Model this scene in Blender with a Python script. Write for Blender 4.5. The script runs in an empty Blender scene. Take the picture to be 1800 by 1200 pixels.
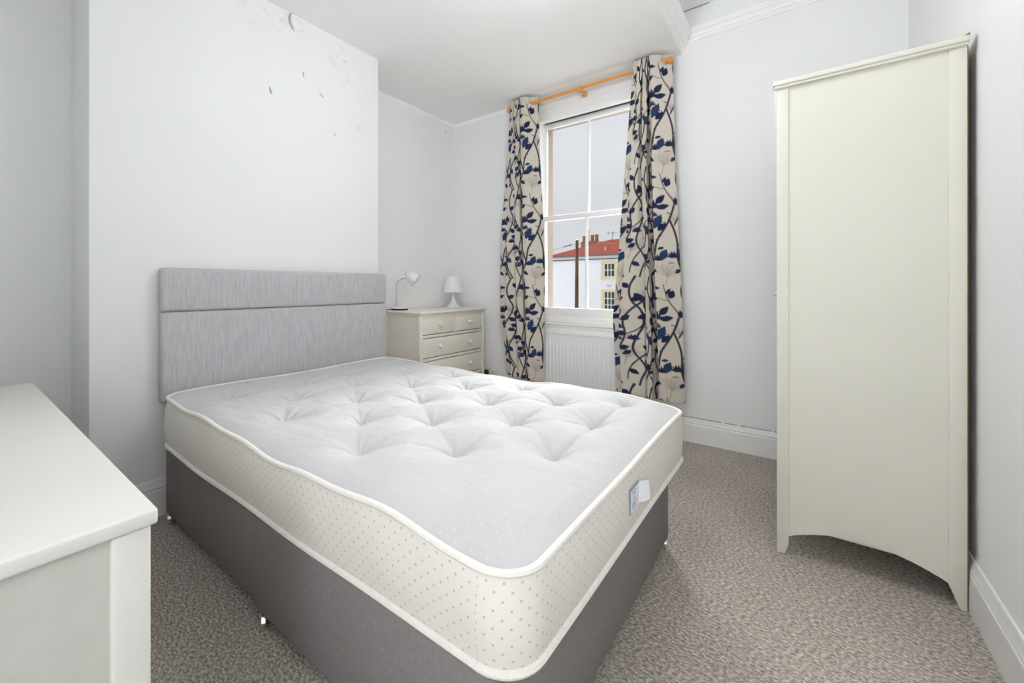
import bpy, bmesh, math, random
import numpy as np
from math import sin, cos, pi, radians, sqrt, atan2
from mathutils import Vector, Matrix

scene = bpy.context.scene
col = scene.collection
random.seed(7)

# ------------------------------------------------------------------ camera
CAM_H = 1.12
cam_data = bpy.data.cameras.new('camera')
cam = bpy.data.objects.new('camera', cam_data)
col.objects.link(cam)
cam.location = (0, 0, CAM_H)
cam.rotation_euler = (radians(90), 0, radians(38.453))
cam_data.sensor_fit = 'HORIZONTAL'
cam_data.sensor_width = 36
cam_data.lens = 36 * 739.2 / 1800
cam_data.shift_x = 80 / 1800
cam_data.shift_y = -98 / 1800
cam_data.clip_start = 0.02
cam_data.clip_end = 300
scene.camera = cam

# ------------------------------------------------------------------ view, world, sun
vs = scene.view_settings
vs.view_transform = 'Standard'
vs.look = 'None'
vs.exposure = 0.37
vs.gamma = 1
vs.use_curve_mapping = False
try:
    scene.cycles.max_bounces = 12
    scene.cycles.diffuse_bounces = 8
    scene.cycles.sample_clamp_indirect = 6
except Exception:
    pass

SKY = 0.535          # overcast sky at the horizon; a little brighter towards the zenith
SUN = 25.0
CEIL_FILL = 25.0         # unseen globe added under the ceiling as fill light
FLOOR_FILL = 15.5   # unseen globe on a stand, added behind the camera as fill light

world = bpy.data.worlds.new('overcast')
scene.world = world
world.use_nodes = True
wn, wl = world.node_tree.nodes, world.node_tree.links
wn.clear()
w_out = wn.new('ShaderNodeOutputWorld')
w_bg = wn.new('ShaderNodeBackground')
w_tc = wn.new('ShaderNodeTexCoord')
w_sep = wn.new('ShaderNodeSeparateXYZ')
w_abs = wn.new('ShaderNodeMath'); w_abs.operation = 'MAXIMUM'; w_abs.inputs[1].default_value = 0
w_ma = wn.new('ShaderNodeMath'); w_ma.operation = 'MULTIPLY_ADD'
w_ma.inputs[1].default_value = 0.7 * SKY; w_ma.inputs[2].default_value = SKY
w_noise = wn.new('ShaderNodeTexNoise')
w_noise.inputs['Scale'].default_value = 3.0
w_noise.inputs['Detail'].default_value = 5
w_map = wn.new('ShaderNodeMapping'); w_map.inputs['Scale'].default_value = (1, 1, 3)
w_ramp = wn.new('ShaderNodeValToRGB')
w_ramp.color_ramp.elements[0].position = 0.3; w_ramp.color_ramp.elements[0].color = (0.90, 0.915, 0.98, 1)
w_ramp.color_ramp.elements[1].position = 0.7; w_ramp.color_ramp.elements[1].color = (1.0, 1.0, 1.03, 1)
wl.new(w_tc.outputs['Generated'], w_sep.inputs[0])
wl.new(w_sep.outputs['Z'], w_abs.inputs[0])
wl.new(w_abs.outputs[0], w_ma.inputs[0])
wl.new(w_tc.outputs['Generated'], w_map.inputs[0])
wl.new(w_map.outputs[0], w_noise.inputs['Vector'])
wl.new(w_noise.outputs['Fac'], w_ramp.inputs[0])
wl.new(w_ramp.outputs[0], w_bg.inputs['Color'])
wl.new(w_ma.outputs[0], w_bg.inputs['Strength'])
wl.new(w_bg.outputs[0], w_out.inputs[0])

sun_d = bpy.data.lights.new('veiled_sun', 'SUN')
sun_d.energy = SUN
sun_d.angle = radians(74)
sun_d.color = (1.0, 0.985, 0.96)
sun = bpy.data.objects.new('veiled_sun', sun_d)
col.objects.link(sun)
sun.rotation_euler = Vector((0.60, -1.0, -0.62)).to_track_quat('-Z', 'Y').to_euler()


# ------------------------------------------------------------------ materials
def mat(name, color, rough=0.6, spec=0.3, noise=None, bump=None, metal=0.0, coat=0.0):
    """noise = (scale, amount, (sx,sy,sz)) tints the colour; bump = (scale, strength, (sx,sy,sz))"""
    m = bpy.data.materials.new(name)
    m.use_nodes = True
    n, l = m.node_tree.nodes, m.node_tree.links
    p = n['Principled BSDF']
    p.inputs['Base Color'].default_value = (*color, 1)
    p.inputs['Roughness'].default_value = rough
    p.inputs['Metallic'].default_value = metal
    p.inputs['Specular IOR Level'].default_value = spec
    if coat:
        p.inputs['Coat Weight'].default_value = coat
    tc = n.new('ShaderNodeTexCoord')

    def tex(scale, sc3, detail=3):
        mp = n.new('ShaderNodeMapping'); mp.inputs['Scale'].default_value = sc3
        t = n.new('ShaderNodeTexNoise'); t.inputs['Scale'].default_value = scale; t.inputs['Detail'].default_value = detail
        l.new(tc.outputs['Object'], mp.inputs[0]); l.new(mp.outputs[0], t.inputs['Vector'])
        return t
    if noise:
        t = tex(noise[0], noise[2] if len(noise) > 2 else (1, 1, 1))
        r = n.new('ShaderNodeMapRange')
        r.inputs['From Min'].default_value = 0.3; r.inputs['From Max'].default_value = 0.7
        r.inputs['To Min'].default_value = 1 - noise[1]; r.inputs['To Max'].default_value = 1 + noise[1]
        mx = n.new('ShaderNodeMix'); mx.data_type = 'RGBA'; mx.blend_type = 'MULTIPLY'
        mx.inputs['Factor'].default_value = 1
        mx.inputs[6].default_value = (*color, 1)
        l.new(t.outputs['Fac'], r.inputs[0]); l.new(r.outputs[0], mx.inputs[7])
        l.new(mx.outputs[2], p.inputs['Base Color'])
    if bump:
        t = tex(bump[0], bump[2] if len(bump) > 2 else (1, 1, 1))
        b = n.new('ShaderNodeBump'); b.inputs['Strength'].default_value = bump[1]; b.inputs['Distance'].default_value = 0.002
        l.new(t.outputs['Fac'], b.inputs['Height']); l.new(b.outputs[0], p.inputs['Normal'])
    return m


def N(m):
    return m.node_tree.nodes, m.node_tree.links, m.node_tree.nodes['Principled BSDF']


M = {}
M['wall'] = mat('white_wall_paint', (0.835, 0.84, 0.845), 0.75, 0.2, noise=(1.3, 0.012), bump=(90, 0.12))
M['ceiling'] = mat('ceiling_paint', (0.92, 0.92, 0.912), 0.8, 0.2, noise=(1.1, 0.012), bump=(40, 0.08))
M['gloss'] = mat('white_gloss_wood_paint', (0.82, 0.82, 0.815), 0.35, 0.4, noise=(3, 0.015), bump=(25, 0.05))
M['crack'] = mat('open_joint', (0.16, 0.15, 0.13), 0.9, 0.1, noise=(30, 0.2))
M['cream'] = mat('cream_furniture_paint', (0.68, 0.665, 0.585), 0.45, 0.35, noise=(2.5, 0.012), bump=(60, 0.03))
M['cream_chest'] = mat('ivory_furniture_paint', (0.80, 0.755, 0.68), 0.4, 0.35, noise=(2.5, 0.015), bump=(60, 0.03))
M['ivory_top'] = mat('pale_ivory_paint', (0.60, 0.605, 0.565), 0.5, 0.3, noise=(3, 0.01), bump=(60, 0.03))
M['ivory_panel'] = mat('darker_ivory_panel', (0.47, 0.475, 0.435), 0.6, 0.3, noise=(40, 0.03), bump=(60, 0.03))  # side panel colour set darker than the posts
M['raw'] = mat('raw_hardboard', (0.22, 0.12, 0.06), 0.8, 0.2, noise=(40, 0.2))
M['divan'] = mat('grey_divan_fabric', (0.232, 0.207, 0.210), 0.95, 0.1, noise=(60, 0.13, (6, 6, 1)), bump=(900, 0.3))
M['headboard'] = mat('grey_headboard_fabric', (0.49, 0.472, 0.492), 0.95, 0.1, noise=(14, 0.16, (18, 18, 1)), bump=(60, 0.5, (6, 6, 0.6)))
M['ticking'] = mat('white_mattress_ticking', (0.80, 0.80, 0.80), 0.85, 0.15, noise=(5, 0.02), bump=(14, 0.25))
M['piping'] = mat('cream_piping', (0.78, 0.755, 0.71), 0.85, 0.15, noise=(70, 0.04), bump=(350, 0.2))
M['wood'] = mat('orange_pine', (0.66, 0.31, 0.09), 0.4, 0.4, noise=(9, 0.12, (1, 8, 8)))
M['chrome'] = mat('chrome', (0.85, 0.85, 0.84), 0.15, 0.5, metal=1.0, noise=(20, 0.02))
M['steel'] = mat('brushed_steel', (0.50, 0.53, 0.53), 0.35, 0.5, metal=0.7, noise=(40, 0.04))
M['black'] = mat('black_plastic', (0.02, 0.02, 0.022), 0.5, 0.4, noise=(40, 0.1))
M['whiteplastic'] = mat('white_plastic', (0.80, 0.80, 0.79), 0.4, 0.35, noise=(10, 0.012))
M['shade'] = mat('white_lampshade', (0.82, 0.82, 0.81), 0.6, 0.25, noise=(10, 0.012))
M['radiator'] = mat('radiator_enamel', (0.80, 0.805, 0.81), 0.35, 0.4, noise=(4, 0.01))
M['socket'] = mat('cream_socket_plastic', (0.72, 0.70, 0.64), 0.35, 0.4, noise=(10, 0.015))
M['label'] = mat('woven_label', (0.78, 0.81, 0.84), 0.8, 0.15, noise=(120, 0.05))
M['labelink'] = mat('blue_label_print', (0.16, 0.25, 0.38), 0.8, 0.15, noise=(120, 0.05))
M['stone'] = mat('cream_stone_reveal', (0.34, 0.295, 0.245), 0.85, 0.15, noise=(7, 0.05), bump=(40, 0.2))
M['render'] = mat('painted_render', (0.84, 0.86, 0.91), 0.85, 0.15, noise=(0.6, 0.02), bump=(8, 0.1))
M['surround'] = mat('yellow_stone_surround', (0.78, 0.66, 0.38), 0.85, 0.15, noise=(3, 0.06))
M['fascia'] = mat('grey_fascia', (0.58, 0.57, 0.56), 0.7, 0.2, noise=(3, 0.03))
M['gutter'] = mat('dark_gutter', (0.16, 0.16, 0.17), 0.5, 0.3, noise=(3, 0.05))
M['pane'] = mat('dark_house_pane', (0.035, 0.055, 0.06), 0.12, 0.5, noise=(4, 0.5))
M['white_frame'] = mat('white_house_frame', (0.82, 0.85, 0.82), 0.5, 0.3, noise=(3, 0.02))
M['pot_clay'] = mat('clay_chimney_pot', (0.30, 0.15, 0.09), 0.85, 0.15, noise=(6, 0.15))
M['pot_cream'] = mat('buff_chimney_pot', (0.68, 0.55, 0.30), 0.85, 0.15, noise=(6, 0.1))
M['brick'] = mat('chimney_brick', (0.30, 0.15, 0.09), 0.9, 0.15, noise=(12, 0.25))
M['pole'] = mat('brown_pole_timber', (0.115, 0.055, 0.04), 0.85, 0.15, noise=(3, 0.35, (3, 3, 0.3)))
M['wire'] = mat('grey_wire', (0.15, 0.15, 0.16), 0.6, 0.2, noise=(3, 0.05))
M['street'] = mat('grey_street', (0.28, 0.28, 0.28), 0.9, 0.15, noise=(1.2, 0.08))
M['flake'] = mat('peeling_paint', (0.78, 0.78, 0.76), 0.7, 0.2, noise=(30, 0.03))
M['plaster'] = mat('bare_plaster', (0.42, 0.40, 0.32), 0.9, 0.1, noise=(60, 0.15))


def glow_mat(strength):
    m = bpy.data.materials.new('fill_globe_glow')
    m.use_nodes = True
    n, l = m.node_tree.nodes, m.node_tree.links
    n.clear()
    o = n.new('ShaderNodeOutputMaterial'); e = n.new('ShaderNodeEmission')
    e.inputs['Color'].default_value = (0.955, 0.975, 1.0, 1); e.inputs['Strength'].default_value = strength
    l.new(e.outputs[0], o.inputs[0])
    return m


M['glow'] = glow_mat(CEIL_FILL)
M['glow_floor'] = glow_mat(FLOOR_FILL)


def glass_mat():
    m = bpy.data.materials.new('window_glass')
    m.use_nodes = True
    n, l = m.node_tree.nodes, m.node_tree.links
    n.clear()
    o = n.new('ShaderNodeOutputMaterial'); t = n.new('ShaderNodeBsdfTransparent'); g = n.new('ShaderNodeBsdfGlossy')
    t.inputs[0].default_value = (0.97, 0.98, 0.98, 1); g.inputs['Roughness'].default_value = 0.02
    f = n.new('ShaderNodeFresnel'); f.inputs[0].default_value = 1.2
    mx = n.new('ShaderNodeMixShader')
    l.new(f.outputs[0], mx.inputs[0]); l.new(t.outputs[0], mx.inputs[1]); l.new(g.outputs[0], mx.inputs[2])
    l.new(mx.outputs[0], o.inputs[0])
    return m


M['glass'] = glass_mat()


def carpet_mat():
    m = mat('flecked_carpet', (0.2, 0.18, 0.16), 0.98, 0.05)
    n, l, p = N(m)
    tc = n.new('ShaderNodeTexCoord')

    def tex(scale, sc3, det=2, rot=0):
        mp = n.new('ShaderNodeMapping'); mp.inputs['Scale'].default_value = sc3; mp.inputs['Rotation'].default_value = (0, 0, rot)
        t = n.new('ShaderNodeTexNoise'); t.inputs['Scale'].default_value = scale; t.inputs['Detail'].default_value = det
        l.new(tc.outputs['Object'], mp.inputs[0]); l.new(mp.outputs[0], t.inputs['Vector'])
        return t
    a = tex(135, (0.6, 1, 1), 4, 0.25)
    b = tex(290, (1, 1, 1), 2)
    c = tex(1.6, (1, 1, 1), 3)
    add = n.new('ShaderNodeMath'); add.operation = 'MULTIPLY_ADD'; add.inputs[1].default_value = 0.55
    l.new(b.outputs['Fac'], add.inputs[0]); l.new(a.outputs['Fac'], add.inputs[2])
    r = n.new('ShaderNodeValToRGB')
    e = r.color_ramp.elements
    e[0].position = 0.60; e[0].color = (0.215, 0.190, 0.163, 1)
    e[1].position = 0.96; e[1].color = (0.66, 0.61, 0.56, 1)
    x = r.color_ramp.elements.new(0.77); x.color = (0.385, 0.343, 0.302, 1)
    l.new(add.outputs[0], r.inputs[0])
    mr = n.new('ShaderNodeMapRange'); mr.inputs['To Min'].default_value = 0.92; mr.inputs['To Max'].default_value = 1.08
    mr.inputs['From Min'].default_value = 0.3; mr.inputs['From Max'].default_value = 0.7
    l.new(c.outputs['Fac'], mr.inputs[0])
    mx = n.new('ShaderNodeMix'); mx.data_type = 'RGBA'; mx.blend_type = 'MULTIPLY'; mx.inputs['Factor'].default_value = 1
    l.new(r.outputs[0], mx.inputs[6]); l.new(mr.outputs[0], mx.inputs[7])
    l.new(mx.outputs[2], p.inputs['Base Color'])
    bp = n.new('ShaderNodeBump'); bp.inputs['Strength'].default_value = 0.8; bp.inputs['Distance'].default_value = 0.004
    l.new(add.outputs[0], bp.inputs['Height']); l.new(bp.outputs[0], p.inputs['Normal'])
    return m


M['carpet'] = carpet_mat()


def breast_mat():
    """white paint with an old damp stain near the top right of the chimney breast"""
    m = mat('damp_stained_wall_paint', (0.835, 0.84, 0.845), 0.75, 0.2, bump=(90, 0.12))
    n, l, p = N(m)
    tc = n.new('ShaderNodeTexCoord')

    def blob(c, r):
        d = n.new('ShaderNodeVectorMath'); d.operation = 'DISTANCE'; d.inputs[1].default_value = c
        l.new(tc.outputs['Object'], d.inputs[0])
        mr = n.new('ShaderNodeMapRange'); mr.interpolation_type = 'SMOOTHSTEP'
        mr.inputs['From Min'].default_value = r * 0.2; mr.inputs['From Max'].default_value = r
        mr.inputs['To Min'].default_value = 1; mr.inputs['To Max'].default_value = 0
        l.new(d.outputs['Value'], mr.inputs[0])
        return mr.outputs[0]
    s = None
    for c, r in (((-2.46, 1.73, 2.63), 0.22), ((-2.46, 1.35, 2.75), 0.25), ((-2.46, 1.87, 2.50), 0.16), ((-2.46, 1.12, 2.76), 0.24), ((-2.46, 1.82, 2.22), 0.14)):
        b = blob(c, r)
        if s is None:
            s = b
        else:
            mxm = n.new('ShaderNodeMath'); mxm.operation = 'MAXIMUM'
            l.new(s, mxm.inputs[0]); l.new(b, mxm.inputs[1]); s = mxm.outputs[0]
    t = n.new('ShaderNodeTexNoise'); t.inputs['Scale'].default_value = 20; t.inputs['Detail'].default_value = 6; t.inputs['Roughness'].default_value = 0.65
    l.new(tc.outputs['Object'], t.inputs['Vector'])
    th = n.new('ShaderNodeMapRange'); th.inputs['From Min'].default_value = 0.52; th.inputs['From Max'].default_value = 0.68
    l.new(t.outputs['Fac'], th.inputs[0])
    mu = n.new('ShaderNodeMath'); mu.operation = 'MULTIPLY'
    l.new(s, mu.inputs[0]); l.new(th.outputs[0], mu.inputs[1])
    mu2 = n.new('ShaderNodeMath'); mu2.operation = 'MULTIPLY'; mu2.inputs[1].default_value = 0.32
    l.new(mu.outputs[0], mu2.inputs[0])
    mx = n.new('ShaderNodeMix'); mx.data_type = 'RGBA'
    mx.inputs[6].default_value = (0.835, 0.84, 0.845, 1); mx.inputs[7].default_value = (0.60, 0.57, 0.52, 1)
    l.new(mu2.outputs[0], mx.inputs[0]); l.new(mx.outputs[2], p.inputs['Base Color'])
    return m


M['breast'] = breast_mat()


def dots_mat(name, base, dot, pitch, half, strength=1.0, top=False):
    """small woven dots on a staggered grid, from the UV map (metres)"""
    m = mat(name, base, 0.85, 0.15, bump=(30 if top else 120, 0.12))
    n, l, p = N(m)
    uv = n.new('ShaderNodeUVMap'); uv.uv_map = 'UVMap'
    sp = n.new('ShaderNodeSeparateXYZ'); l.new(uv.outputs[0], sp.inputs[0])

    def math_(op, a, b=None):
        x = n.new('ShaderNodeMath'); x.operation = op
        for i, v in enumerate((a, b)):
            if v is None:
                continue
            if isinstance(v, (int, float)):
                x.inputs[i].default_value = v
            else:
                l.new(v, x.inputs[i])
        return x.outputs[0]

    def grid(off):
        d = []
        for ax in ('X', 'Y'):
            q = math_('ADD', math_('DIVIDE', sp.outputs[ax], pitch), off)
            f = math_('ABSOLUTE', math_('SUBTRACT', math_('FRACT', q), 0.5))
            d.append(f)
        return math_('LESS_THAN', math_('MAXIMUM', d[0], d[1]), half)
    k = math_('MAXIMUM', grid(0.0), grid(0.5))
    if top:
        cx = math_('FLOOR', math_('DIVIDE', sp.outputs['X'], 0.19))
        cy = math_('FLOOR', math_('DIVIDE', sp.outputs['Y'], 0.19))
        ck = math_('FRACT', math_('MULTIPLY', math_('ADD', cx, cy), 0.5))
        ck = math_('GREATER_THAN', ck, 0.25)
        sq = n.new('ShaderNodeMix'); sq.data_type = 'RGBA'
        sq.inputs[6].default_value = (*base, 1); sq.inputs[7].default_value = (*[c * 0.975 for c in base], 1)
        l.new(ck, sq.inputs[0])
        k = math_('MULTIPLY', k, ck)
    k = math_('MULTIPLY', k, strength)
    mx = n.new('ShaderNodeMix'); mx.data_type = 'RGBA'
    mx.inputs[6].default_value = (*base, 1); mx.inputs[7].default_value = (*dot, 1)
    if top:
        l.new(sq.outputs[2], mx.inputs[6])
    l.new(k, mx.inputs[0]); l.new(mx.outputs[2], p.inputs['Base Color'])
    return m


M['border'] = dots_mat('dotted_mattress_border', (0.74, 0.71, 0.665), (0.36, 0.33, 0.30), 0.036, 0.070, 0.62)
M['top'] = dots_mat('damask_mattress_top', (0.535, 0.535, 0.54), (0.61, 0.61, 0.615), 0.042, 0.06, 0.7, True)


def curtain_mat():
    m = mat('printed_curtain_cloth', (0.6, 0.56, 0.5), 0.9, 0.1, bump=(500, 0.2))
    n, l, p = N(m)
    a = n.new('ShaderNodeVertexColor'); a.layer_name = 'print'
    l.new(a.outputs['Color'], p.inputs['Base Color'])
    return m


M['curtain'] = curtain_mat()


def roof_mat():
    m = mat('red_roof_tiles', (0.40, 0.135, 0.085), 0.95, 0.0)
    n, l, p = N(m)
    tc = n.new('ShaderNodeTexCoord')
    w = n.new('ShaderNodeTexWave'); w.inputs['Scale'].default_value = 1.6; w.inputs['Distortion'].default_value = 1.5
    no = n.new('ShaderNodeTexNoise'); no.inputs['Scale'].default_value = 4
    l.new(tc.outputs['Object'], w.inputs['Vector']); l.new(tc.outputs['Object'], no.inputs['Vector'])
    ad = n.new('ShaderNodeMath'); ad.operation = 'MULTIPLY_ADD'; ad.inputs[1].default_value = 0.4
    l.new(w.outputs['Fac'], ad.inputs[0]); l.new(no.outputs['Fac'], ad.inputs[2])
    r = n.new('ShaderNodeValToRGB')
    r.color_ramp.elements[0].position = 0.3; r.color_ramp.elements[0].color = (0.085, 0.024, 0.017, 1)
    r.color_ramp.elements[1].position = 0.9; r.color_ramp.elements[1].color = (0.145, 0.047, 0.035, 1)
    l.new(ad.outputs[0], r.inputs[0]); l.new(r.outputs[0], p.inputs['Base Color'])
    return m


M['roof'] = roof_mat()


# ------------------------------------------------------------------ mesh helpers
class B:
    def __init__(self):
        self.bm = bmesh.new()

    def _take(self, t):
        me = bpy.data.meshes.new('tmp'); t.to_mesh(me); t.free()
        self.bm.from_mesh(me); bpy.data.meshes.remove(me)
        return self

    def box(self, x0, x1, y0, y1, z0, z1, bev=0, seg=2):
        t = bmesh.new()
        bmesh.ops.create_cube(t, size=1)
        for v in t.verts:
            v.co = Vector((x0 + (v.co.x + .5) * (x1 - x0), y0 + (v.co.y + .5) * (y1 - y0), z0 + (v.co.z + .5) * (z1 - z0)))
        if bev:
            bmesh.ops.bevel(t, geom=list(t.edges), offset=bev, segments=seg, profile=0.5, affect='EDGES')
        return self._take(t)

    def prism(self, pts, axis, a0, a1, bev=0):
        """polygon in the plane across axis ('x': (y,z), 'y': (x,z), 'z': (x,y)) swept from a0 to a1"""
        t = bmesh.new()

        def at(p, a):
            return {'x': (a, p[0], p[1]), 'y': (p[0], a, p[1]), 'z': (p[0], p[1], a)}[axis]
        A = [t.verts.new(at(p, a0)) for p in pts]
        C = [t.verts.new(at(p, a1)) for p in pts]
        n = len(pts)
        t.faces.new(A); t.faces.new(C[::-1])
        for i in range(n):
            t.faces.new((A[i], C[i], C[(i + 1) % n], A[(i + 1) % n]))
        bmesh.ops.recalc_face_normals(t, faces=t.faces)
        if bev:
            bmesh.ops.bevel(t, geom=list(t.edges), offset=bev, segments=2, profile=0.5, affect='EDGES')
        return self._take(t)

    def tube(self, pts, r, n=10, closed=False, caps=True):
        t = bmesh.new()
        P = [Vector(p) for p in pts]
        R = r if isinstance(r, (list, tuple)) else [r] * len(P)
        rings = []
        up = None
        for i, p in enumerate(P):
            a = P[(i - 1) % len(P)] if (closed or i > 0) else P[i]
            b = P[(i + 1) % len(P)] if (closed or i < len(P) - 1) else P[i]
            d = (b - a).normalized()
            if up is None:
                up = d.orthogonal().normalized()
            up = (up - d * up.dot(d))
            up = up.normalized() if up.length > 1e-6 else d.orthogonal().normalized()
            s = d.cross(up)
            rings.append([t.verts.new(p + (up * cos(2 * pi * k / n) + s * sin(2 * pi * k / n)) * R[i]) for k in range(n)])
        m = len(rings)
        for i in range(m if closed else m - 1):
            A, C = rings[i], rings[(i + 1) % m]
            for k in range(n):
                t.faces.new((A[k], A[(k + 1) % n], C[(k + 1) % n], C[k]))
        if caps and not closed:
            t.faces.new(rings[0][::-1]); t.faces.new(rings[-1])
        bmesh.ops.recalc_face_normals(t, faces=t.faces)
        return self._take(t)

    def lathe(self, prof, loc=(0, 0, 0), axis=(0, 0, 1), n=24, closed=False):
        """profile of (radius, height) spun about axis through loc"""
        t = bmesh.new()
        rings = []
        for r, z in prof:
            if r < 1e-5:
                rings.append([t.verts.new((0, 0, z))])
            else:
                rings.append([t.verts.new((r * cos(2 * pi * k / n), r * sin(2 * pi * k / n), z)) for k in range(n)])
        for A, C in list(zip(rings, rings[1:])) + ([(rings[-1], rings[0])] if closed else []):
            for k in range(n):
                k2 = (k + 1) % n
                if len(A) == 1 and len(C) == 1:
                    continue
                if len(A) == 1:
                    t.faces.new((A[0], C[k], C[k2]))
                elif len(C) == 1:
                    t.faces.new((A[k], C[0], A[k2]))
                else:
                    t.faces.new((A[k], C[k], C[k2], A[k2]))
        bmesh.ops.recalc_face_normals(t, faces=t.faces)
        q = Vector((0, 0, 1)).rotation_difference(Vector(axis).normalized()).to_matrix().to_4x4()
        t.transform(Matrix.Translation(loc) @ q)
        return self._take(t)

    def grid(self, rows):
        """rows of points -> quads"""
        t = bmesh.new()
        V = [[t.verts.new(p) for p in r] for r in rows]
        for A, C in zip(V, V[1:]):
            for i in range(len(A) - 1):
                t.faces.new((A[i], A[i + 1], C[i + 1], C[i]))
        return self._take(t)


ORIG = {}


def finish(o, label=None, cat=None, group=None, kind=None):
    if label: o['label'] = label
    if cat: o['category'] = cat
    if group: o['group'] = group
    if kind: o['kind'] = kind
    return o


def obj(name, b, m, parent=None, smooth=True, angle=35, origin=None, **kw):
    """link a builder as ONE mesh object; vertices are given in world metres"""
    bm = b.bm
    me = bpy.data.meshes.new(name)
    og = Vector(origin) if origin is not None else (ORIG[parent] if parent is not None else Vector((0, 0, 0)))
    bmesh.ops.translate(bm, verts=bm.verts, vec=-og)
    bm.to_mesh(me); bm.free()
    if smooth:
        me.polygons.foreach_set('use_smooth', [True] * len(me.polygons))
        me.set_sharp_from_angle(angle=radians(angle))
    me.materials.append(M[m])
    o = bpy.data.objects.new(name, me)
    col.objects.link(o)
    ORIG[o] = og
    if parent is not None:
        o.parent = parent
        o.location = og - ORIG[parent]
    else:
        o.location = og
    return finish(o, **kw)


def thing(name, loc, label, cat, group=None, kind=None):
    o = bpy.data.objects.new(name, None)
    col.objects.link(o)
    o.location = loc
    o.empty_display_size = 0.1
    ORIG[o] = Vector(loc)
    return finish(o, label, cat, group, kind)


def struct(name, b, m, label, parent=None, **kw):
    return obj(name, b, m, parent, label=label, kind='structure', **kw)


# ------------------------------------------------------------------ room shell
XB, XA = -2.46, -2.85          # chimney breast face, alcove back wall
YB0, YB1 = 0.417, 2.043        # chimney breast sides
XR, YF, YN = 0.472, 3.375, -0.32
YR, XN = -1.60, -0.62           # unseen recess behind the camera, added to hold the fill globe
ZC, ZU, XD = 2.80, 3.11, -0.675   # lower ceiling, upper ceiling, edge of the drop
WX0, WX1, WZ0, WZ1 = -1.84, -1.02, 0.775, 2.61  # window opening
OUT = 3.65                     # outer face of the window wall

struct('floor', B().box(XA - 0.1, XR + 0.1, YR - 0.1, YF + 0.05, -0.05, 0), 'carpet', 'grey-brown flecked carpet floor')
wl_ = struct('wall_left', B().box(XA - 0.15, XA, YN, YF + 0.1, 0, ZU + 0.1), 'wall', 'white painted wall of the two alcoves beside the chimney breast')
obj('chimney_breast', B().box(XA - 0.05, XB, YB0, YB1, 0, ZC + 0.05, 0.004), 'breast', wl_, label='projecting chimney breast with flaking damp-stained white paint')
struct('wall_right', B().box(XR, XR + 0.15, YR - 0.1, YF + 0.1, 0, ZU + 0.1), 'wall', 'white painted wall behind the wardrobe')
struct('wall_near', B().box(XA - 0.1, XN, YR - 0.15, YN, 0, ZU + 0.1).box(XN - 0.01, XR + 0.1, YR - 0.15, YR, 0, ZU + 0.1), 'wall', 'white painted wall behind the camera with a recess added for a fill light')
b = B()
YM = YF + 0.152
b.box(XA - 0.1, WX0, YF, YM, -0.3, ZU + 0.2).box(WX1, XR + 0.15, YF, YM, -0.3, ZU + 0.2)
b.box(WX0, WX1, YF, YM, -0.3, WZ0).box(WX0, WX1, YF, YM, WZ1 + 0.02, ZU + 0.2)
b.box(XA - 0.1, -1.90, YM, OUT, -0.3, ZU + 0.2).box(-0.96, XR + 0.15, YM, OUT, -0.3, ZU + 0.2)
b.box(-1.90, -0.96, YM, OUT, -0.3, WZ0 - 0.02).box(-1.90, -0.96, YM, OUT, WZ1 + 0.06, ZU + 0.2)
wf_ = struct('wall_far', b, 'wall', 'white painted wall with the sash window')

b = B()
b.box(XA - 0.1, XD, YR - 0.1, YF + 0.1, ZC, ZU + 0.1)
b.box(XD - 0.01, XR + 0.1, YR - 0.1, YF + 0.1, ZU, ZU + 0.1)
ce_ = struct('ceiling', b, 'ceiling', 'white ceiling with a lower boxed part over the bed')


def fillet(r, sx, cx, cz):
    pts = [(cx, cz)]
    for k in range(9):
        a = pi / 2 * k / 8
        pts.append((cx + sx * r * (1 - sin(a)), cz - r * (1 - cos(a))))
    return pts


b = B()
b.prism(fillet(0.028, -1, YF + 0.001, ZC + 0.001), 'x', XA, XD)
b.prism(fillet(0.028, 1, XA - 0.001, ZC + 0.001), 'y', YB1, YF)
obj('plaster_cove', b, 'ceiling', ce_)

# moulded cornice: along the face of the drop, then along the window wall
def cornice_profile(s):
    return [(0, 0), (0.010 * s, 0), (0.012 * s, 0.012), (0.020 * s, 0.016), (0.022 * s, 0.026), (0.030 * s, 0.030),
            (0.034 * s, 0.046), (0.046 * s, 0.060), (0.060 * s, 0.066), (0.062 * s, 0.078), (0.070 * s, 0.082), (0.072 * s, 0.095), (0, 0.095)]


struct('trim_1', B().prism([(XD + x, ZC + 0.02 + z * 1.05) for x, z in cornice_profile(1)], 'y', YR, YF), 'ceiling', 'moulded plaster cornice on the edge of the lower ceiling', angle=25)
struct('trim_2', B().prism([(YF - x * 0.85, 2.872 + z * 0.75) for x, z in cornice_profile(1)], 'x', XD, XR), 'ceiling', 'moulded plaster cornice along the top of the window wall', angle=25)
b = B()  # dark strips in place of the shade inside the ceiling joint
b.box(XD, XD + 0.003, 2.4, YF, ZU - 0.004, ZU + 0.001)
b.box(XD, -0.50, YF - 0.003, YF, ZU - 0.004, ZU + 0.001)
obj('open_joint', b, 'crack', ce_, label='dark strip standing in for the shaded joint along the top of the drop')


# skirting
def skirt_profile(d=0.018, h=0.175):
    return [(0, 0), (d, 0), (d, h * 0.72), (d * 0.80, h * 0.75), (d * 0.95, h * 0.80), (d * 0.60, h * 0.90), (d * 0.55, h * 0.94), (d * 0.35, h), (0, h)]


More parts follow.
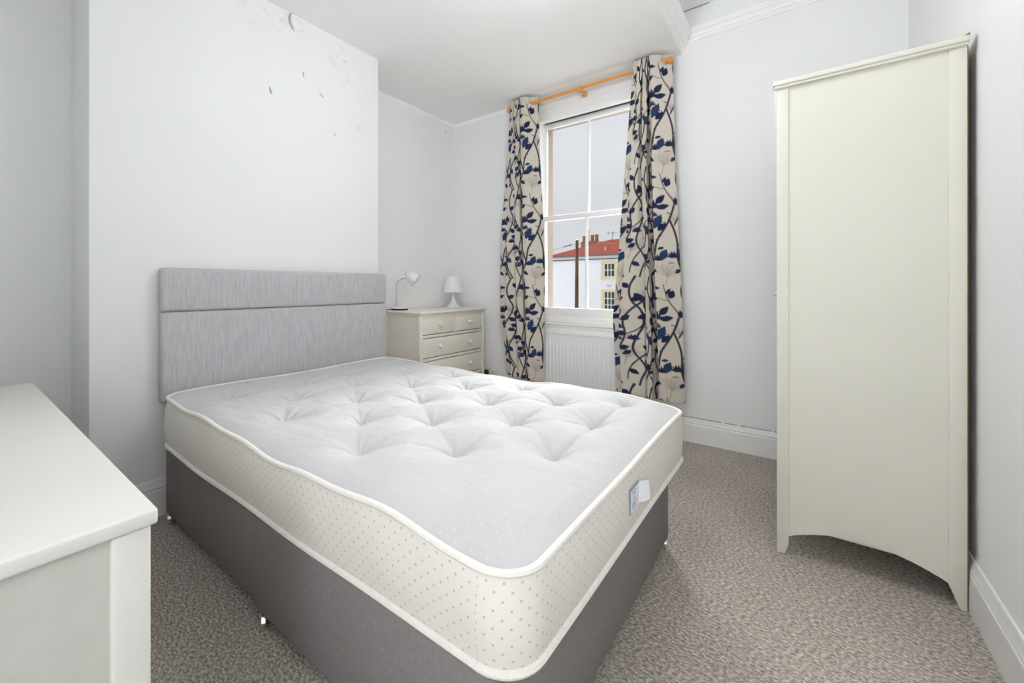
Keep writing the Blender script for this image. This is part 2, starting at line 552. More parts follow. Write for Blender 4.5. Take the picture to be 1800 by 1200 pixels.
struct('baseboard_far', B().prism([(YF - x, z) for x, z in skirt_profile()], 'x', XA, XR), 'gloss', 'tall white moulded skirting under the window wall', angle=20)
struct('baseboard_right', B().prism([(XR - x, z) for x, z in skirt_profile()], 'y', YR, YF), 'gloss', 'tall white moulded skirting along the wall behind the wardrobe', angle=20)
b = B()
b.prism([(XB + x, z) for x, z in skirt_profile()], 'y', YB0 - 0.018, YB1 + 0.018)
b.prism([(YB0 - x, z) for x, z in skirt_profile()], 'x', XA, XB + 0.018)
b.prism([(YB1 + x, z) for x, z in skirt_profile()], 'x', XA, XB + 0.018)
b.prism([(XA + x, z) for x, z in skirt_profile()], 'y', YN, YB0)
b.prism([(XA + x, z) for x, z in skirt_profile()], 'y', YB1, YF)
struct('baseboard_left', b, 'gloss', 'tall white moulded skirting around the chimney breast', angle=20)
b = B()                         # ragged open joint over the skirting on the window wall
x = -0.74
while x < 0.40:
    w = random.uniform(0.03, 0.10)
    b.box(x, x + w, YF - 0.0078, YF - 0.002, 0.1735, 0.1735 + random.uniform(0.002, 0.0035))
    x += w + random.uniform(0.0, 0.02)
obj('open_joint', b, 'crack', wf_, label='ragged dark gap above the skirting')


# peeling flakes on the chimney breast
def flake(y, z, size, a0, a1, rot, lift=0.012, X=XB, parent=wl_):
    rows = [[], [], []]
    for k in range(11):
        s = k / 10
        a = radians(a0 + (a1 - a0) * s) + radians(rot)
        w = 0.17 * size * sin(pi * s) ** 0.7
        for j, (dr, dx) in enumerate(((0, 0.0006), (0.6, lift * 0.35 * sin(pi * s)), (1, lift * sin(pi * s)))):
            r = size - w * (1 - dr) + w * 0.2
            rows[j].append((X + 0.0006 + dx, y + r * cos(a), z + r * sin(a)))
    obj('paint_flake', B().grid(rows), 'flake', parent)
    bare = [[], []]
    for k in range(11):
        s = k / 10
        a = radians(a0 + (a1 - a0) * s) + radians(rot)
        w = 0.16 * size * sin(pi * s) ** 0.7
        for j, dr in enumerate((0.75, 1.35)):
            r = size - w * (1 - dr) + w * 0.2
            bare[j].append((X + 0.0012, y + r * cos(a), z + r * sin(a)))
    obj('bare_patch', B().grid(bare), 'plaster', parent, label='bare plaster where paint has flaked off')


flake(1.408, 2.758, 0.062, 120, 250, 0, 0.028)
flake(1.432, 2.705, 0.022, 30, 140, 0, 0.008)
flake(1.47, 2.46, 0.032, 150, 230, 0, 0.010)
flake(1.285, 2.30, 0.06, 180, 225, 0, 0.010)
flake(1.69, 2.14, 0.022, 150, 220, 0, 0.008)
flake(3.30, 2.70, 0.06, 165, 205, 0, 0.010, XA, wl_)
flake(1.60, 2.42, 0.06, 215, 260, 0, 0.004)
flake(1.75, 2.70, 0.035, 240, 300, 0, 0.004)

# ------------------------------------------------------------------ window
win = thing('window_1', (-1.43, 3.45, 0.79), 'white painted two-over-two sash window with one glazing bar per sash', None, kind='structure')
SX0, SX1 = -1.885, -0.975
b = B()                                            # linings between the plaster and the outer reveal
b.box(WX0 - 0.01, WX0 + 0.004, YF - 0.004, YF + 0.05, WZ0, WZ1).box(WX1 - 0.004, WX1 + 0.01, YF - 0.004, YF + 0.05, WZ0, WZ1)
b.box(WX0 - 0.01, WX1 + 0.01, YF - 0.004, YF + 0.05, WZ1 - 0.025, WZ1 + 0.03)
b.box(SX0 - 0.02, SX0 + 0.012, YF + 0.05, YF + 0.155, WZ0, WZ1).box(SX1 - 0.012, SX1 + 0.02, YF + 0.05, YF + 0.155, WZ0, WZ1)
obj('frame', b, 'gloss', win)
obj('head_gap', B().box(SX0, SX1, YF + 0.06, YF + 0.16, WZ1 - 0.006, WZ1 + 0.02), 'crack', win, label='dark gap above the dropped upper sash')


def sash(y0, y1, z0, z1, bot, top, side, name):
    b = B()
    b.box(SX0 + 0.005, SX0 + side, y0, y1, z0, z1, 0.003).box(SX1 - side, SX1 - 0.005, y0, y1, z0, z1, 0.003)
    b.box(SX0 + side - 0.004, SX1 - side + 0.004, y0, y1, z0, z0 + bot, 0.003).box(SX0 + side - 0.004, SX1 - side + 0.004, y0, y1, z1 - top, z1, 0.003)
    s = obj(name, b, 'gloss', win)
    xm = (SX0 + SX1) / 2
    obj('glazing_bar', B().prism([(xm - 0.010, y1 - 0.006), (xm - 0.010, y1 - 0.016), (xm - 0.005, y0 + 0.002), (xm + 0.005, y0 + 0.002), (xm + 0.010, y1 - 0.016), (xm + 0.010, y1 - 0.006)],
                                'z', z0 + bot - 0.005, z1 - top + 0.005), 'gloss', s)
    ym = (y0 + y1) / 2 + 0.006
    obj('pane', B().box(SX0 + side - 0.004, xm - 0.008, ym, ym + 0.003, z0 + bot - 0.004, z1 - top + 0.004), 'glass', s)
    obj('pane', B().box(xm + 0.008, SX1 - side + 0.004, ym, ym + 0.003, z0 + bot - 0.004, z1 - top + 0.004), 'glass', s)
    return s


up_ = sash(YF + 0.105, YF + 0.145, 1.708, 2.598, 0.036, 0.042, 0.055, 'upper_sash')
lo_ = sash(YF + 0.055, YF + 0.095, 0.853, 1.745, 0.072, 0.038, 0.058, 'lower_sash')
obj('sash_stud', B().lathe([(0, 0), (0.006, 0.001), (0.006, 0.004), (0, 0.006)], (-1.54, YF + 0.104, 1.765), (0, -1, 0), 10), 'steel', up_, label='small dark metal stud')
# sill, window board, apron
b = B()
b.box(WX0, WX1, YF + 0.03, YF + 0.15, WZ0, 0.853, 0.003)
b.box(WX0 - 0.09, WX1 + 0.09, YF - 0.026, YF + 0.05, 0.778, 0.797, 0.006)
b.box(WX0, WX1, YF + 0.012, YF + 0.032, 0.797, 0.842, 0.004)
obj('window_board', b, 'gloss', win)
b = B()
b.box(WX0 - 0.05, WX1 + 0.05, YF - 0.012, YF, 0.66, 0.778, 0.003)
b.box(WX0 - 0.07, WX1 + 0.07, YF - 0.018, YF, 0.755, 0.778, 0.004)
obj('apron', b, 'gloss', win)


# architrave: two uprights and a moulded head
def arch(w):
    return [(0, 0), (0, 0.010), (0.010, 0.016), (w * 0.45, 0.016), (w * 0.5, 0.024), (w * 0.72, 0.024), (w * 0.8, 0.034), (w, 0.036), (w, 0)]


b = B()
b.prism([(WX0 - x, YF - y) for x, y in arch(0.13)], 'z', 0.797, ZC - 0.02)
b.prism([(WX1 + x, YF - y) for x, y in arch(0.13)], 'z', 0.797, ZC - 0.02)
b.prism([(YF - y, WZ1 - 0.02 + x) for x, y in arch(0.18)], 'x', WX0 - 0.13, WX1 + 0.13)
obj('architrave', b, 'gloss', win, angle=20)
# stone outside
b = B()
b.box(-2.05, -1.858, YF + 0.156, OUT + 0.02, 0.70, 2.75).box(-1.002, -0.80, YF + 0.156, OUT + 0.02, 0.70, 2.75)
b.box(-2.05, -0.80, YF + 0.156, OUT + 0.02, 2.60, 2.75)
b.box(-2.05, -0.80, YF + 0.156, OUT + 0.10, 0.70, 0.83)
obj('stone_reveal', b, 'stone', win, label='cream stone reveal outside the glass')

# ------------------------------------------------------------------ divan bed
bed = thing('divan_bed', (-1.39, 1.30, 0), 'double divan bed with two grey fabric base halves and panelled grey headboard', 'bed')
obj('base_section', B().box(-2.352, -1.447, 0.672, 1.93, 0.048, 0.362, 0.012, 3), 'divan', bed)
obj('base_section', B().box(-1.443, -0.440, 0.658, 1.942, 0.046, 0.362, 0.012, 3), 'divan', bed)
for cx, cy in ((-2.325, 0.688), (-2.31, 1.90), (-1.375, 0.668), (-1.385, 1.91), (-0.49, 0.70), (-0.458, 1.928)):
    b = B()
    b.lathe([(0, -0.011), (0.019, -0.011), (0.024, -0.006), (0.024, 0.006), (0.019, 0.011), (0, 0.011)], (cx, cy - 0.004, 0.0245), (0.5, 1, 0), 18)
    b.tube([(cx, cy, 0.024), (cx + 0.012, cy, 0.045), (cx + 0.012, cy, 0.055)], 0.006, 8)
    obj('caster', b, 'chrome', bed, label='small chrome caster')
hb = obj('headboard', B().box(-2.445, -2.405, 0.668, 2.052, 0.56, 1.203, 0.010), 'headboard', bed)
obj('upper_pad', B().box(-2.440, -2.380, 0.664, 2.056, 0.994, 1.207, 0.017, 4), 'headboard', hb)
obj('lower_pad', B().box(-2.440, -2.380, 0.664, 2.056, 0.553, 0.992, 0.017, 4), 'headboard', hb)
for y in (0.95, 1.77):
    obj('strut', B().box(-2.458, -2.440, y - 0.03, y + 0.03, 0.12, 0.9, 0.003), 'raw', bed, label='wooden headboard strut')
    obj('strut_bolt', B().tube([(-2.449, y, 0.25), (-2.345, y, 0.25)], 0.012, 8), 'steel', bed)

# ------------------------------------------------------------------ mattress
MX0, MX1, MY0, MY1 = -2.356, -0.405, 0.660, 2.070
MZB, MZT = 0.364, 0.578
mcx, mcy, ma, mb, mr_ = (MX0 + MX1) / 2, (MY0 + MY1) / 2, (MX1 - MX0) / 2, (MY1 - MY0) / 2, 0.088
TUFTS = []
for i, X in enumerate((-2.135, -1.883, -1.631, -1.379, -1.127, -0.875, -0.623)):
    for Y in ((0.865, 1.225, 1.580, 1.915) if i % 2 == 0 else (1.045, 1.405, 1.745)):
        if i == 6 and Y < 0.9:
            continue
        TUFTS.append((X + random.uniform(-.012, .012), Y + random.uniform(-.012, .012)))
T = np.array(TUFTS)


def seam_wave(x, y):
    """slow rise and fall of the top seam round the mattress"""
    return 0.007 * np.sin(7.0 * x + 1.0) + 0.006 * np.sin(5.5 * y + 13 * x * 0.3) + 0.018 * np.clip((-x - 1.75) / 0.6, 0, 1) + 0.004 * np.sin(17 * x + 3 * y) - 0.014 * np.exp(-((x - MX1) ** 2 + (y - MY0) ** 2) / 0.30 ** 2)


def corner_map(px, py):
    """rectangle coordinates -> rounded rectangle"""
    x, y = px * ma, py * mb
    ax, ay = ma - mr_, mb - mr_
    ux = np.clip((np.abs(x) - ax) / mr_, 0, 1); uy = np.clip((np.abs(y) - ay) / mr_, 0, 1)
    qx = ux * np.sqrt(1 - uy ** 2 / 2); qy = uy * np.sqrt(1 - ux ** 2 / 2)
    x = np.where(ux > 0, np.sign(x) * (ax + mr_ * qx), x)
    y = np.where(uy > 0, np.sign(y) * (ay + mr_ * qy), y)
    return x + mcx, y + mcy


def dist_edge(x, y):
    qx = np.abs(x - mcx) - (ma - mr_); qy = np.abs(y - mcy) - (mb - mr_)
    o = np.sqrt(np.maximum(qx, 0) ** 2 + np.maximum(qy, 0) ** 2) + np.minimum(np.maximum(qx, qy), 0)
    return np.maximum(mr_ - o, 0)


def vnoise(x, y, seed):
    """smooth value noise"""
    rs = np.random.RandomState(seed)
    g = rs.rand(64, 64) * 2 - 1
    xi = np.floor(x).astype(int); yi = np.floor(y).astype(int)
    fx = x - xi; fy = y - yi
    fx = fx * fx * (3 - 2 * fx); fy = fy * fy * (3 - 2 * fy)
    G = lambda a, c: g[a % 64, c % 64]
    return (G(xi, yi) * (1 - fx) + G(xi + 1, yi) * fx) * (1 - fy) + (G(xi, yi + 1) * (1 - fx) + G(xi + 1, yi + 1) * fx) * fy


def top_height(x, y):
    de = dist_edge(x, y)
    e = 1 - np.exp(-de / 0.05)
    z = MZT + seam_wave(x, y) * np.exp(-de / 0.25) + 0.030 * e
    D = np.sqrt((x[..., None] - T[:, 0]) ** 2 + (y[..., None] - T[:, 1]) ** 2)
    k = D.argmin(-1); d = D.min(-1)
    th = np.arctan2(y - T[k, 1], x - T[k, 0])
    z = z - 0.038 * np.exp(-d / 0.032) - 0.016 * np.exp(-(d / 0.11) ** 2)
    ph = k * 2.39
    wr = (np.sin(7 * th + ph) + 0.7 * np.sin(11 * th - 1.7 * ph)) * 0.5
    z = z + (0.0050 + 0.0035 * np.clip((-x - 1.1) / 0.8, 0, 1)) * wr * np.exp(-d / 0.075) * np.clip(d / 0.022, 0, 1) * e
    # creases between neighbouring tufts: sharp ones across the bed, faint ones on the diagonals
    cr = np.zeros_like(x)
    for i in range(len(T)):
        for j in range(i):
            v = T[j] - T[i]; L = np.hypot(*v)
            straight = abs(v[0]) < 0.06 and L < 0.40
            if straight or 0.25 < L < 0.36:
                s = np.clip(((x - T[i, 0]) * v[0] + (y - T[i, 1]) * v[1]) / L ** 2, 0, 1)
                off = (0.022 if straight else 0.012) * np.sin(pi * s) * (1 if (i + j) % 2 else -1)
                nx, ny = -v[1] / L, v[0] / L
                dd = np.hypot(x - T[i, 0] - s * v[0] - off * nx, y - T[i, 1] - s * v[1] - off * ny)
                amp = (0.018 if straight else 0.007) * (0.25 + 0.75 * np.abs(np.cos(pi * s)))
                cr = np.maximum(cr, amp * np.exp(-dd / (0.010 if straight else 0.015)))
    z = z - cr * e
    head = np.clip((-x - 1.2) / 0.9, 0, 1)
    u, v = (x + y * 0.35), (y - x * 0.2)
    z = z + e * (0.0012 + 0.0042 * head) * vnoise(u * 10 + 3, v * 22 + 5, 3) + e * (0.0005 + 0.0016 * head) * vnoise(u * 22, v * 50, 4)
    return z


mattress = thing('mattress', (mcx, mcy, MZB), 'bare white tufted double mattress with dotted cream border lying on the grey divan', 'mattress')
NX, NY = 480, 350
gx, gy = np.meshgrid(np.linspace(-1, 1, NX), np.linspace(-1, 1, NY), indexing='ij')
px_, py_ = corner_map(gx, gy)
pz_ = top_height(px_, py_)


def np_mesh(name, X, Y, Z, m, parent, uv=None, smooth_angle=None):
    """grid of points as a mesh object, optional uv grid in metres"""
    og = ORIG[parent]
    n1, n2 = X.shape
    co = np.stack([X - og.x, Y - og.y, Z - og.z], -1).reshape(-1, 3).astype(np.float32)
    idx = np.arange(n1 * n2).reshape(n1, n2)
    q = np.stack([idx[:-1, :-1], idx[1:, :-1], idx[1:, 1:], idx[:-1, 1:]], -1).reshape(-1, 4)
    me = bpy.data.meshes.new(name)
    me.vertices.add(len(co)); me.vertices.foreach_set('co', co.ravel())
    me.loops.add(q.size); me.loops.foreach_set('vertex_index', q.ravel().astype(np.int32))
    me.polygons.add(len(q))
    me.polygons.foreach_set('loop_start', (np.arange(len(q)) * 4).astype(np.int32))
    me.polygons.foreach_set('use_smooth', np.ones(len(q), dtype=bool))
    me.update(calc_edges=True)
    if uv is not None:
        lay = me.uv_layers.new(name='UVMap')
        U = np.stack(uv, -1).reshape(-1, 2)[q.ravel()].astype(np.float32)
        lay.data.foreach_set('uv', U.ravel())
    me.materials.append(M[m])
    me.validate()
    o = bpy.data.objects.new(name, me)
    col.objects.link(o)
    o.parent = parent
    ORIG[o] = og
    return o


np_mesh('top_panel', px_, py_, pz_, 'top', mattress, uv=(px_ - MX0, py_ - MY0))

# perimeter of the rounded rectangle
def perimeter(off=0.0, n=520):
    ax, ay, r = ma - mr_, mb - mr_, mr_ + off
    segs = []
    for (cx, cy, a0) in ((ax, -ay, -90), (ax, ay, 0), (-ax, ay, 90), (-ax, -ay, 180)):
        for k in range(13):
            a = radians(a0 + 90 * k / 12)
            segs.append((mcx + cx + r * cos(a), mcy + cy + r * sin(a)))
    segs.append(segs[0])
    P = np.array(segs); L = np.r_[0, np.cumsum(np.hypot(*np.diff(P, axis=0).T))]
    t = np.linspace(0, L[-1], n)
    return np.interp(t, L, P[:, 0]), np.interp(t, L, P[:, 1]), t


PX, PY, PT = perimeter()
near_corner = np.exp(-((PX - MX1) ** 2 + (PY - MY0) ** 2) / 0.30 ** 2)
topz = MZT + seam_wave(PX, PY)
botz = MZB + 0.004 + 0.010 * np.clip((-PX - 2.0) / 0.35, 0, 1) + 0.003 * np.sin(9 * PX + 4 * PY) + 0.010 * near_corner
NS = 14
S = np.linspace(0, 1, NS)
rowsx, rowsy, rowsz, uvu, uvv = [], [], [], [], []
for s in S:
    off = 0.012 * sin(pi * s) ** 0.8
    ox, oy, _ = perimeter(off)
    rp = 0.0016 * np.sin(PT * 21 + 3 * s) * sin(pi * s)
    cxn, cyn = ox - mcx, oy - mcy
    rowsx.append(ox + rp * np.sign(cxn)); rowsy.append(oy + rp * np.sign(cyn)); rowsz.append(botz + (topz - botz) * s)
    uvu.append(PT); uvv.append(np.full_like(PT, s * 0.214))
np_mesh('border', np.array(rowsx), np.array(rowsy), np.array(rowsz), 'border', mattress, uv=(np.array(uvu), np.array(uvv)))
obj('piping', B().tube(list(zip(PX[:-1], PY[:-1], topz[:-1] + 0.002)), 0.0085, 8, closed=True), 'piping', mattress)
PX2, PY2, _ = perimeter(0.003)
obj('piping', B().tube(list(zip(PX2[:-1], PY2[:-1], botz[:-1] + 0.004)), 0.0095, 8, closed=True), 'piping', mattress)
obj('underside', B().prism(list(zip(PX[:-1:4], PY[:-1:4])), 'z', MZB, MZB + 0.006), 'piping', mattress)
for tx, ty in TUFTS:
    zt = float(top_height(np.array([[tx]]), np.array([[ty]]))[0, 0])
    obj('tuft', B().lathe([(0, 0.004), (0.006, 0.004), (0.009, 0.0015), (0.0095, -0.002)], (tx, ty, zt), n=10), 'ticking', mattress)
# sewn label on the foot border: a flat printed half against the border and a loose flap
lx = MX1 + 0.0128
ly, lz0, lz1 = 1.262, 0.448, 0.518
lb = obj('care_label', B().box(lx, lx + 0.0015, ly, ly + 0.085, lz0, lz1), 'label', mattress, label='white printed label with blue edge sewn to the foot end')
obj('label_edge', B().box(lx + 0.001, lx + 0.0022, ly - 0.001, ly + 0.004, lz0 - 0.001, lz1 + 0.001), 'labelink', lb)
obj('label_edge', B().box(lx + 0.001, lx + 0.0022, ly + 0.004, ly + 0.084, lz1 - 0.003, lz1 + 0.001), 'labelink', lb)
b = B()
for w0, w1, z in ((0.018, 0.060, 0.505), (0.028, 0.056, 0.496), (0.036, 0.044, 0.486), (0.034, 0.050, 0.480), (0.020, 0.062, 0.470), (0.020, 0.054, 0.463), (0.020, 0.058, 0.456)):
    b.box(lx + 0.0013, lx + 0.0018, ly + w0, ly + w1, z, z + 0.0025)
obj('label_print', b, 'labelink', lb, kind='stuff')
obj('label_flap', B().grid([[(lx + 0.001, ly + 0.085, lz0 + 0.003), (lx + 0.016, ly + 0.105, lz0 + 0.004), (lx + 0.024, ly + 0.128, lz0 + 0.006)],
                            [(lx + 0.001, ly + 0.085, lz1), (lx + 0.014, ly + 0.105, lz1 - 0.002), (lx + 0.020, ly + 0.128, lz1 - 0.006)]]), 'label', lb)

# ------------------------------------------------------------------ wardrobe
wd = thing('wardrobe', (0.19, 2.65, 0), 'tall cream wardrobe with framed side and arched foot line against the right-hand wall', 'wardrobe')
WY0, WY1 = 2.200, 3.10
WXF, WXB = -0.078, 0.450


def side(y_out, s, name):
    """framed side: front and back stile on feet, recessed arched panel; s = +1 when the outside faces -Y"""
    y1 = y_out + s * 0.024
    a, c = sorted((y_out, y1))
    fp = [(WXF, 0), (WXF + 0.028, 0), (WXF + 0.040, 0.045), (WXF + 0.040, 1.948), (WXF, 1.948)]
    bp = [(WXB, 0), (WXB - 0.018, 0), (WXB - 0.044, 0.075), (WXB - 0.044, 1.948), (WXB, 1.948)]
    obj('front_post', B().prism(fp, 'y', a, c, 0.004), 'cream', wd)
    obj('back_post', B().prism(bp, 'y', a, c, 0.004), 'cream', wd)
    x0, x1 = WXF + 0.036, WXB - 0.040
    pts = [(x0, 1.948), (x0, 0.075)]
    for k in range(1, 20):
        t = k / 20
        pts.append((x0 + (x1 - x0) * t, 0.075 + 0.062 * sin(pi * t) ** 0.85))
    pts += [(x1, 0.075), (x1, 1.948)]
    a, c = sorted((y_out + s * 0.006, y_out + s * 0.022))
    obj('side_panel', B().prism(pts, 'y', a, c), 'cream', wd)


side(WY0, 1, 'near')
side(WY1, -1, 'far')
pr = [(0, 0), (0.006, 0.002), (0.008, 0.010), (0.014, 0.014), (0.016, 0.026), (0, 0.026)]
b = B()
b.box(WXF - 0.008, WXB + 0.002, WY0 - 0.010, WY1 + 0.010, 1.945, 1.957, 0.004)
b.box(WXF - 0.014, WXB + 0.004, WY0 - 0.016, WY1 + 0.016, 1.955, 1.976, 0.005, 3)
obj('cornice', b, 'cream', wd)
obj('front_pelmet', B().prism([(WXF - 0.010, 1.947), (WXF - 0.010, 1.938), (WXF - 0.005, 1.83), (WXF - 0.001, 1.74), (WXF + 0.004, 1.73), (WXF + 0.004, 1.947)], 'y', WY0 + 0.001, WY1 - 0.001), 'cream', wd)
ym = (WY0 + WY1) / 2
for y0, y1, ky in ((WY0 + 0.026, ym - 0.001, ym - 0.04), (ym + 0.001, WY1 - 0.026, ym + 0.04)):
    d = obj('door', B().box(WXF + 0.002, WXF + 0.020, y0, y1, 0.14, 1.73, 0.003), 'cream', wd)
    obj('knob', B().lathe([(0, -0.002), (0.007, 0), (0.007, 0.010), (0.014, 0.014), (0.015, 0.021), (0.009, 0.027), (0, 0.028)], (WXF + 0.002, ky, 1.08), (-1, 0, 0), 14), 'cream', d)
obj('floor_panel', B().box(WXF + 0.02, WXB - 0.01, WY0 + 0.02, WY1 - 0.02, 0.12, 0.14), 'cream', wd)
obj('back_panel', B().box(WXB - 0.004, WXB + 0.002, WY0 + 0.002, WY1 - 0.002, 0.10, 1.944), 'raw', wd, label='raw brown hardboard back')
obj('loose_strip', B().prism([(WXB - 0.012, 1.976), (WXB + 0.003, 1.976), (WXB + 0.003, 1.985)], 'y', WY0 - 0.010, WY0 + 0.03), 'raw', wd, label='dark strip lifting at the back corner of the top')

# ------------------------------------------------------------------ long chest by the camera
lc = thing('dressing_chest', (-1.57, -0.03, 0), 'long low ivory chest with plain top in the foreground beside the bed', 'chest')
CX0, CX1, CY0, CY1, CZ = -2.300, -0.838, -0.27, 0.230, 0.750
obj('top', B().box(CX0, CX1, CY0, CY1, CZ - 0.026, CZ, 0.005, 3), 'ivory_top', lc)
for x, s in ((CX1 - 0.008, -1), (CX0 + 0.008, 1)):
    for ya, yb in ((CY1 - 0.060, CY1 - 0.0075), (CY0 + 0.005, CY0 + 0.055)):
        a, c = sorted((x, x + s * 0.045))
        obj('post', B().box(a, c, ya, yb, 0, CZ - 0.026, 0.006, 3), 'ivory_top', lc)
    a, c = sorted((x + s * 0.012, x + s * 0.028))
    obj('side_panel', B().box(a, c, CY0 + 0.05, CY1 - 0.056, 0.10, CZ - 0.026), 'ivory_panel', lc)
obj('back_panel', B().box(CX0 + 0.04, CX1 - 0.04, CY0 + 0.01, CY0 + 0.02, 0.10, CZ - 0.026), 'ivory_top', lc)
obj('bottom_rail', B().box(CX0 + 0.04, CX1 - 0.04, CY1 - 0.05, CY1 - 0.03, 0.08, 0.12), 'ivory_top', lc)
wdr = (CX1 - CX0 - 0.14) / 3
for r in range(3):
    for k in range(3):
        x0 = CX0 + 0.07 + k * wdr
        d = obj('drawer', B().box(x0 + 0.003, x0 + wdr - 0.003, CY1 - 0.045, CY1 - 0.027, 0.125 + r * 0.198, 0.318 + r * 0.198, 0.003), 'ivory_top', lc)
        obj('knob', B().lathe([(0, -0.002), (0.006, 0), (0.006, 0.008), (0.013, 0.012), (0.013, 0.019), (0, 0.022)], (x0 + wdr / 2, CY1 - 0.028, 0.222 + r * 0.198), (0, 1, 0), 14), 'ivory_top', d)

# ------------------------------------------------------------------ chest of drawers in the alcove
ch = thing('chest_of_drawers', (-2.61, 2.86, 0), 'cream chest of drawers with round knobs in the alcove beside the headboard', 'chest')
DX0, DX1, DY0, DY1, DZ = -2.828, -2.376, 2.402, 3.306, 0.907
b = B()
b.box(DX0, DX1, DY0, DY1, DZ - 0.018, DZ, 0.006, 3)
b.box(DX0, DX1 - 0.010, DY0 + 0.008, DY1 - 0.008, DZ - 0.030, DZ - 0.016, 0.004)
obj('top', b, 'cream_chest', ch)
XFc = DX1 - 0.018
for ya, yb in ((DY0 + 0.012, DY0 + 0.046), (DY1 - 0.046, DY1 - 0.012)):
    obj('front_post', B().box(XFc - 0.034, XFc, ya, yb, 0, DZ - 0.028, 0.004), 'cream_chest', ch)
    obj('back_post', B().box(DX0, DX0 + 0.034, ya, yb, 0, DZ - 0.028, 0.004), 'cream_chest', ch)
    sy = ya + 0.008 if ya < 3 else yb - 0.020
    obj('side_panel', B().box(DX0 + 0.03, XFc - 0.030, sy, sy + 0.012, 0.07, DZ - 0.028), 'cream_chest', ch)
obj('back_panel', B().box(DX0, DX0 + 0.006, DY0 + 0.04, DY1 - 0.04, 0.07, DZ - 0.028), 'cream_chest', ch)
y0, y1 = DY0 + 0.046, DY1 - 0.046
ymid = (y0 + y1) / 2
ROWS = [(0.712, 0.862), (0.520, 0.688), (0.322, 0.496), (0.105, 0.298)]
for k, z in enumerate((0.868, 0.700, 0.508, 0.309, 0.088)):
    obj('rail', B().box(XFc - 0.030, XFc - 0.003, y0 - 0.002, y1 + 0.002, z - 0.011, z + 0.011, 0.002), 'cream_chest', ch)
obj('divider', B().box(XFc - 0.030, XFc - 0.003, ymid - 0.011, ymid + 0.011, 0.70, 0.868, 0.002), 'cream_chest', ch)
obj('gap_shade_panel', B().box(XFc - 0.065, XFc - 0.055, y0, y1, 0.09, 0.868), 'black', ch)  # black sheet standing in for the shade in the drawer gaps


def drawer(ya, yb, z0, z1, knobs):
    d = obj('drawer', B().box(XFc - 0.026, XFc - 0.007, ya + 0.006, yb - 0.006, z0 + 0.005, z1 - 0.005, 0.003), 'cream_chest', ch)
    for ky in knobs:
        obj('knob', B().lathe([(0, -0.002), (0.009, 0), (0.008, 0.012), (0.016, 0.018), (0.018, 0.026), (0.012, 0.034), (0, 0.036)], (XFc - 0.008, ky, (z0 + z1) / 2 + 0.005), (1, 0, 0), 16), 'whiteplastic', d)


drawer(y0, ymid - 0.011, *ROWS[0], [(y0 + ymid) / 2])
drawer(ymid + 0.011, y1, *ROWS[0], [(y1 + ymid) / 2])
for r in ROWS[1:]:
    drawer(y0, y1, *r, [y0 + (y1 - y0) * 0.25, y0 + (y1 - y0) * 0.75])

# ------------------------------------------------------------------ gooseneck lamp
RV = Vector((0.783, 0.622, 0))           # along the wall-side of the chest top, away from the headboard
LB = Vector((-2.752, 2.525, DZ))
l1 = thing('desk_lamp', tuple(LB), 'white desk lamp with bent steel neck and tilted slotted shade on the chest of drawers', 'lamp')
obj('foot_ring', B().lathe([(0, 0), (0.071, 0), (0.073, 0.004), (0.073, 0.012), (0.069, 0.014), (0, 0.014)], tuple(LB), n=32), 'black', l1, label='black rubber foot ring')
obj('base', B().lathe([(0, 0.014), (0.072, 0.014), (0.071, 0.020), (0.060, 0.027), (0.020, 0.031), (0.012, 0.034), (0, 0.034)], tuple(LB), n=32), 'whiteplastic', l1)
P0 = LB - RV * 0.030
neck = [P0 + Vector((0, 0, h)) for h in (0.028, 0.08, 0.14, 0.215)]
for k in range(1, 9):
    a = pi / 2 * k / 8
    neck.append(P0 + RV * (0.075 * (1 - cos(a))) + Vector((0, 0, 0.215 + 0.062 * sin(a))))
neck.append(P0 + RV * 0.092 + Vector((0, 0, 0.281)))
obj('neck', B().tube(neck, 0.0052, 10), 'steel', l1, label='bent steel neck')
ax = (RV * 0.78 + Vector((0, 0, -0.62))).normalized()
SC = P0 + RV * 0.088 + Vector((0, 0, 0.322))
out = [(0.0, 0.0), (0.012, 0.0), (0.020, 0.004), (0.036, 0.014), (0.047, 0.034), (0.056, 0.075), (0.064, 0.108)]
inn = [(r - 0.002, z - 0.0005) for r, z in out[::-1] if r > 0.015] + [(0, 0.003)]
sh = obj('shade', B().lathe(out + inn, tuple(SC), tuple(ax), 28), 'shade', l1)
q = Vector((0, 0, 1)).rotation_difference(ax).to_matrix()
for k in range(10):                      # dark vent slots around the rim
    a = 2 * pi * k / 10
    rr, zz = 0.0625, 0.101
    c0 = SC + q @ Vector((rr * cos(a - 0.13), rr * sin(a - 0.13), zz))
    c1 = SC + q @ Vector((rr * cos(a + 0.13), rr * sin(a + 0.13), zz))
    obj('vent_slot', B().tube([c0, (c0 + c1) / 2 + q @ Vector((cos(a), sin(a), 0)) * 0.0006, c1], 0.0036, 6), 'steel', sh)
obj('shade_cap', B().lathe([(0.013, -0.002), (0.013, 0.004), (0, 0.005)], tuple(SC - ax * 0.004), tuple(ax), 14), 'steel', l1)
obj('bulb', B().lathe([(0, 0.015), (0.014, 0.02), (0.016, 0.04), (0.024, 0.065), (0.020, 0.085), (0, 0.094)], tuple(SC), tuple(ax), 16), 'whiteplastic', l1)
cb = [LB + Vector((-0.035, -0.055, 0.008)), LB + Vector((-0.045, -0.085, 0.006)), LB + Vector((-0.060, -0.104, 0.0045)), LB + Vector((-0.072, -0.112, 0.0042))]
obj('cord', B().tube(cb, 0.003, 8), 'black', l1, label='black flex over the edge of the chest')

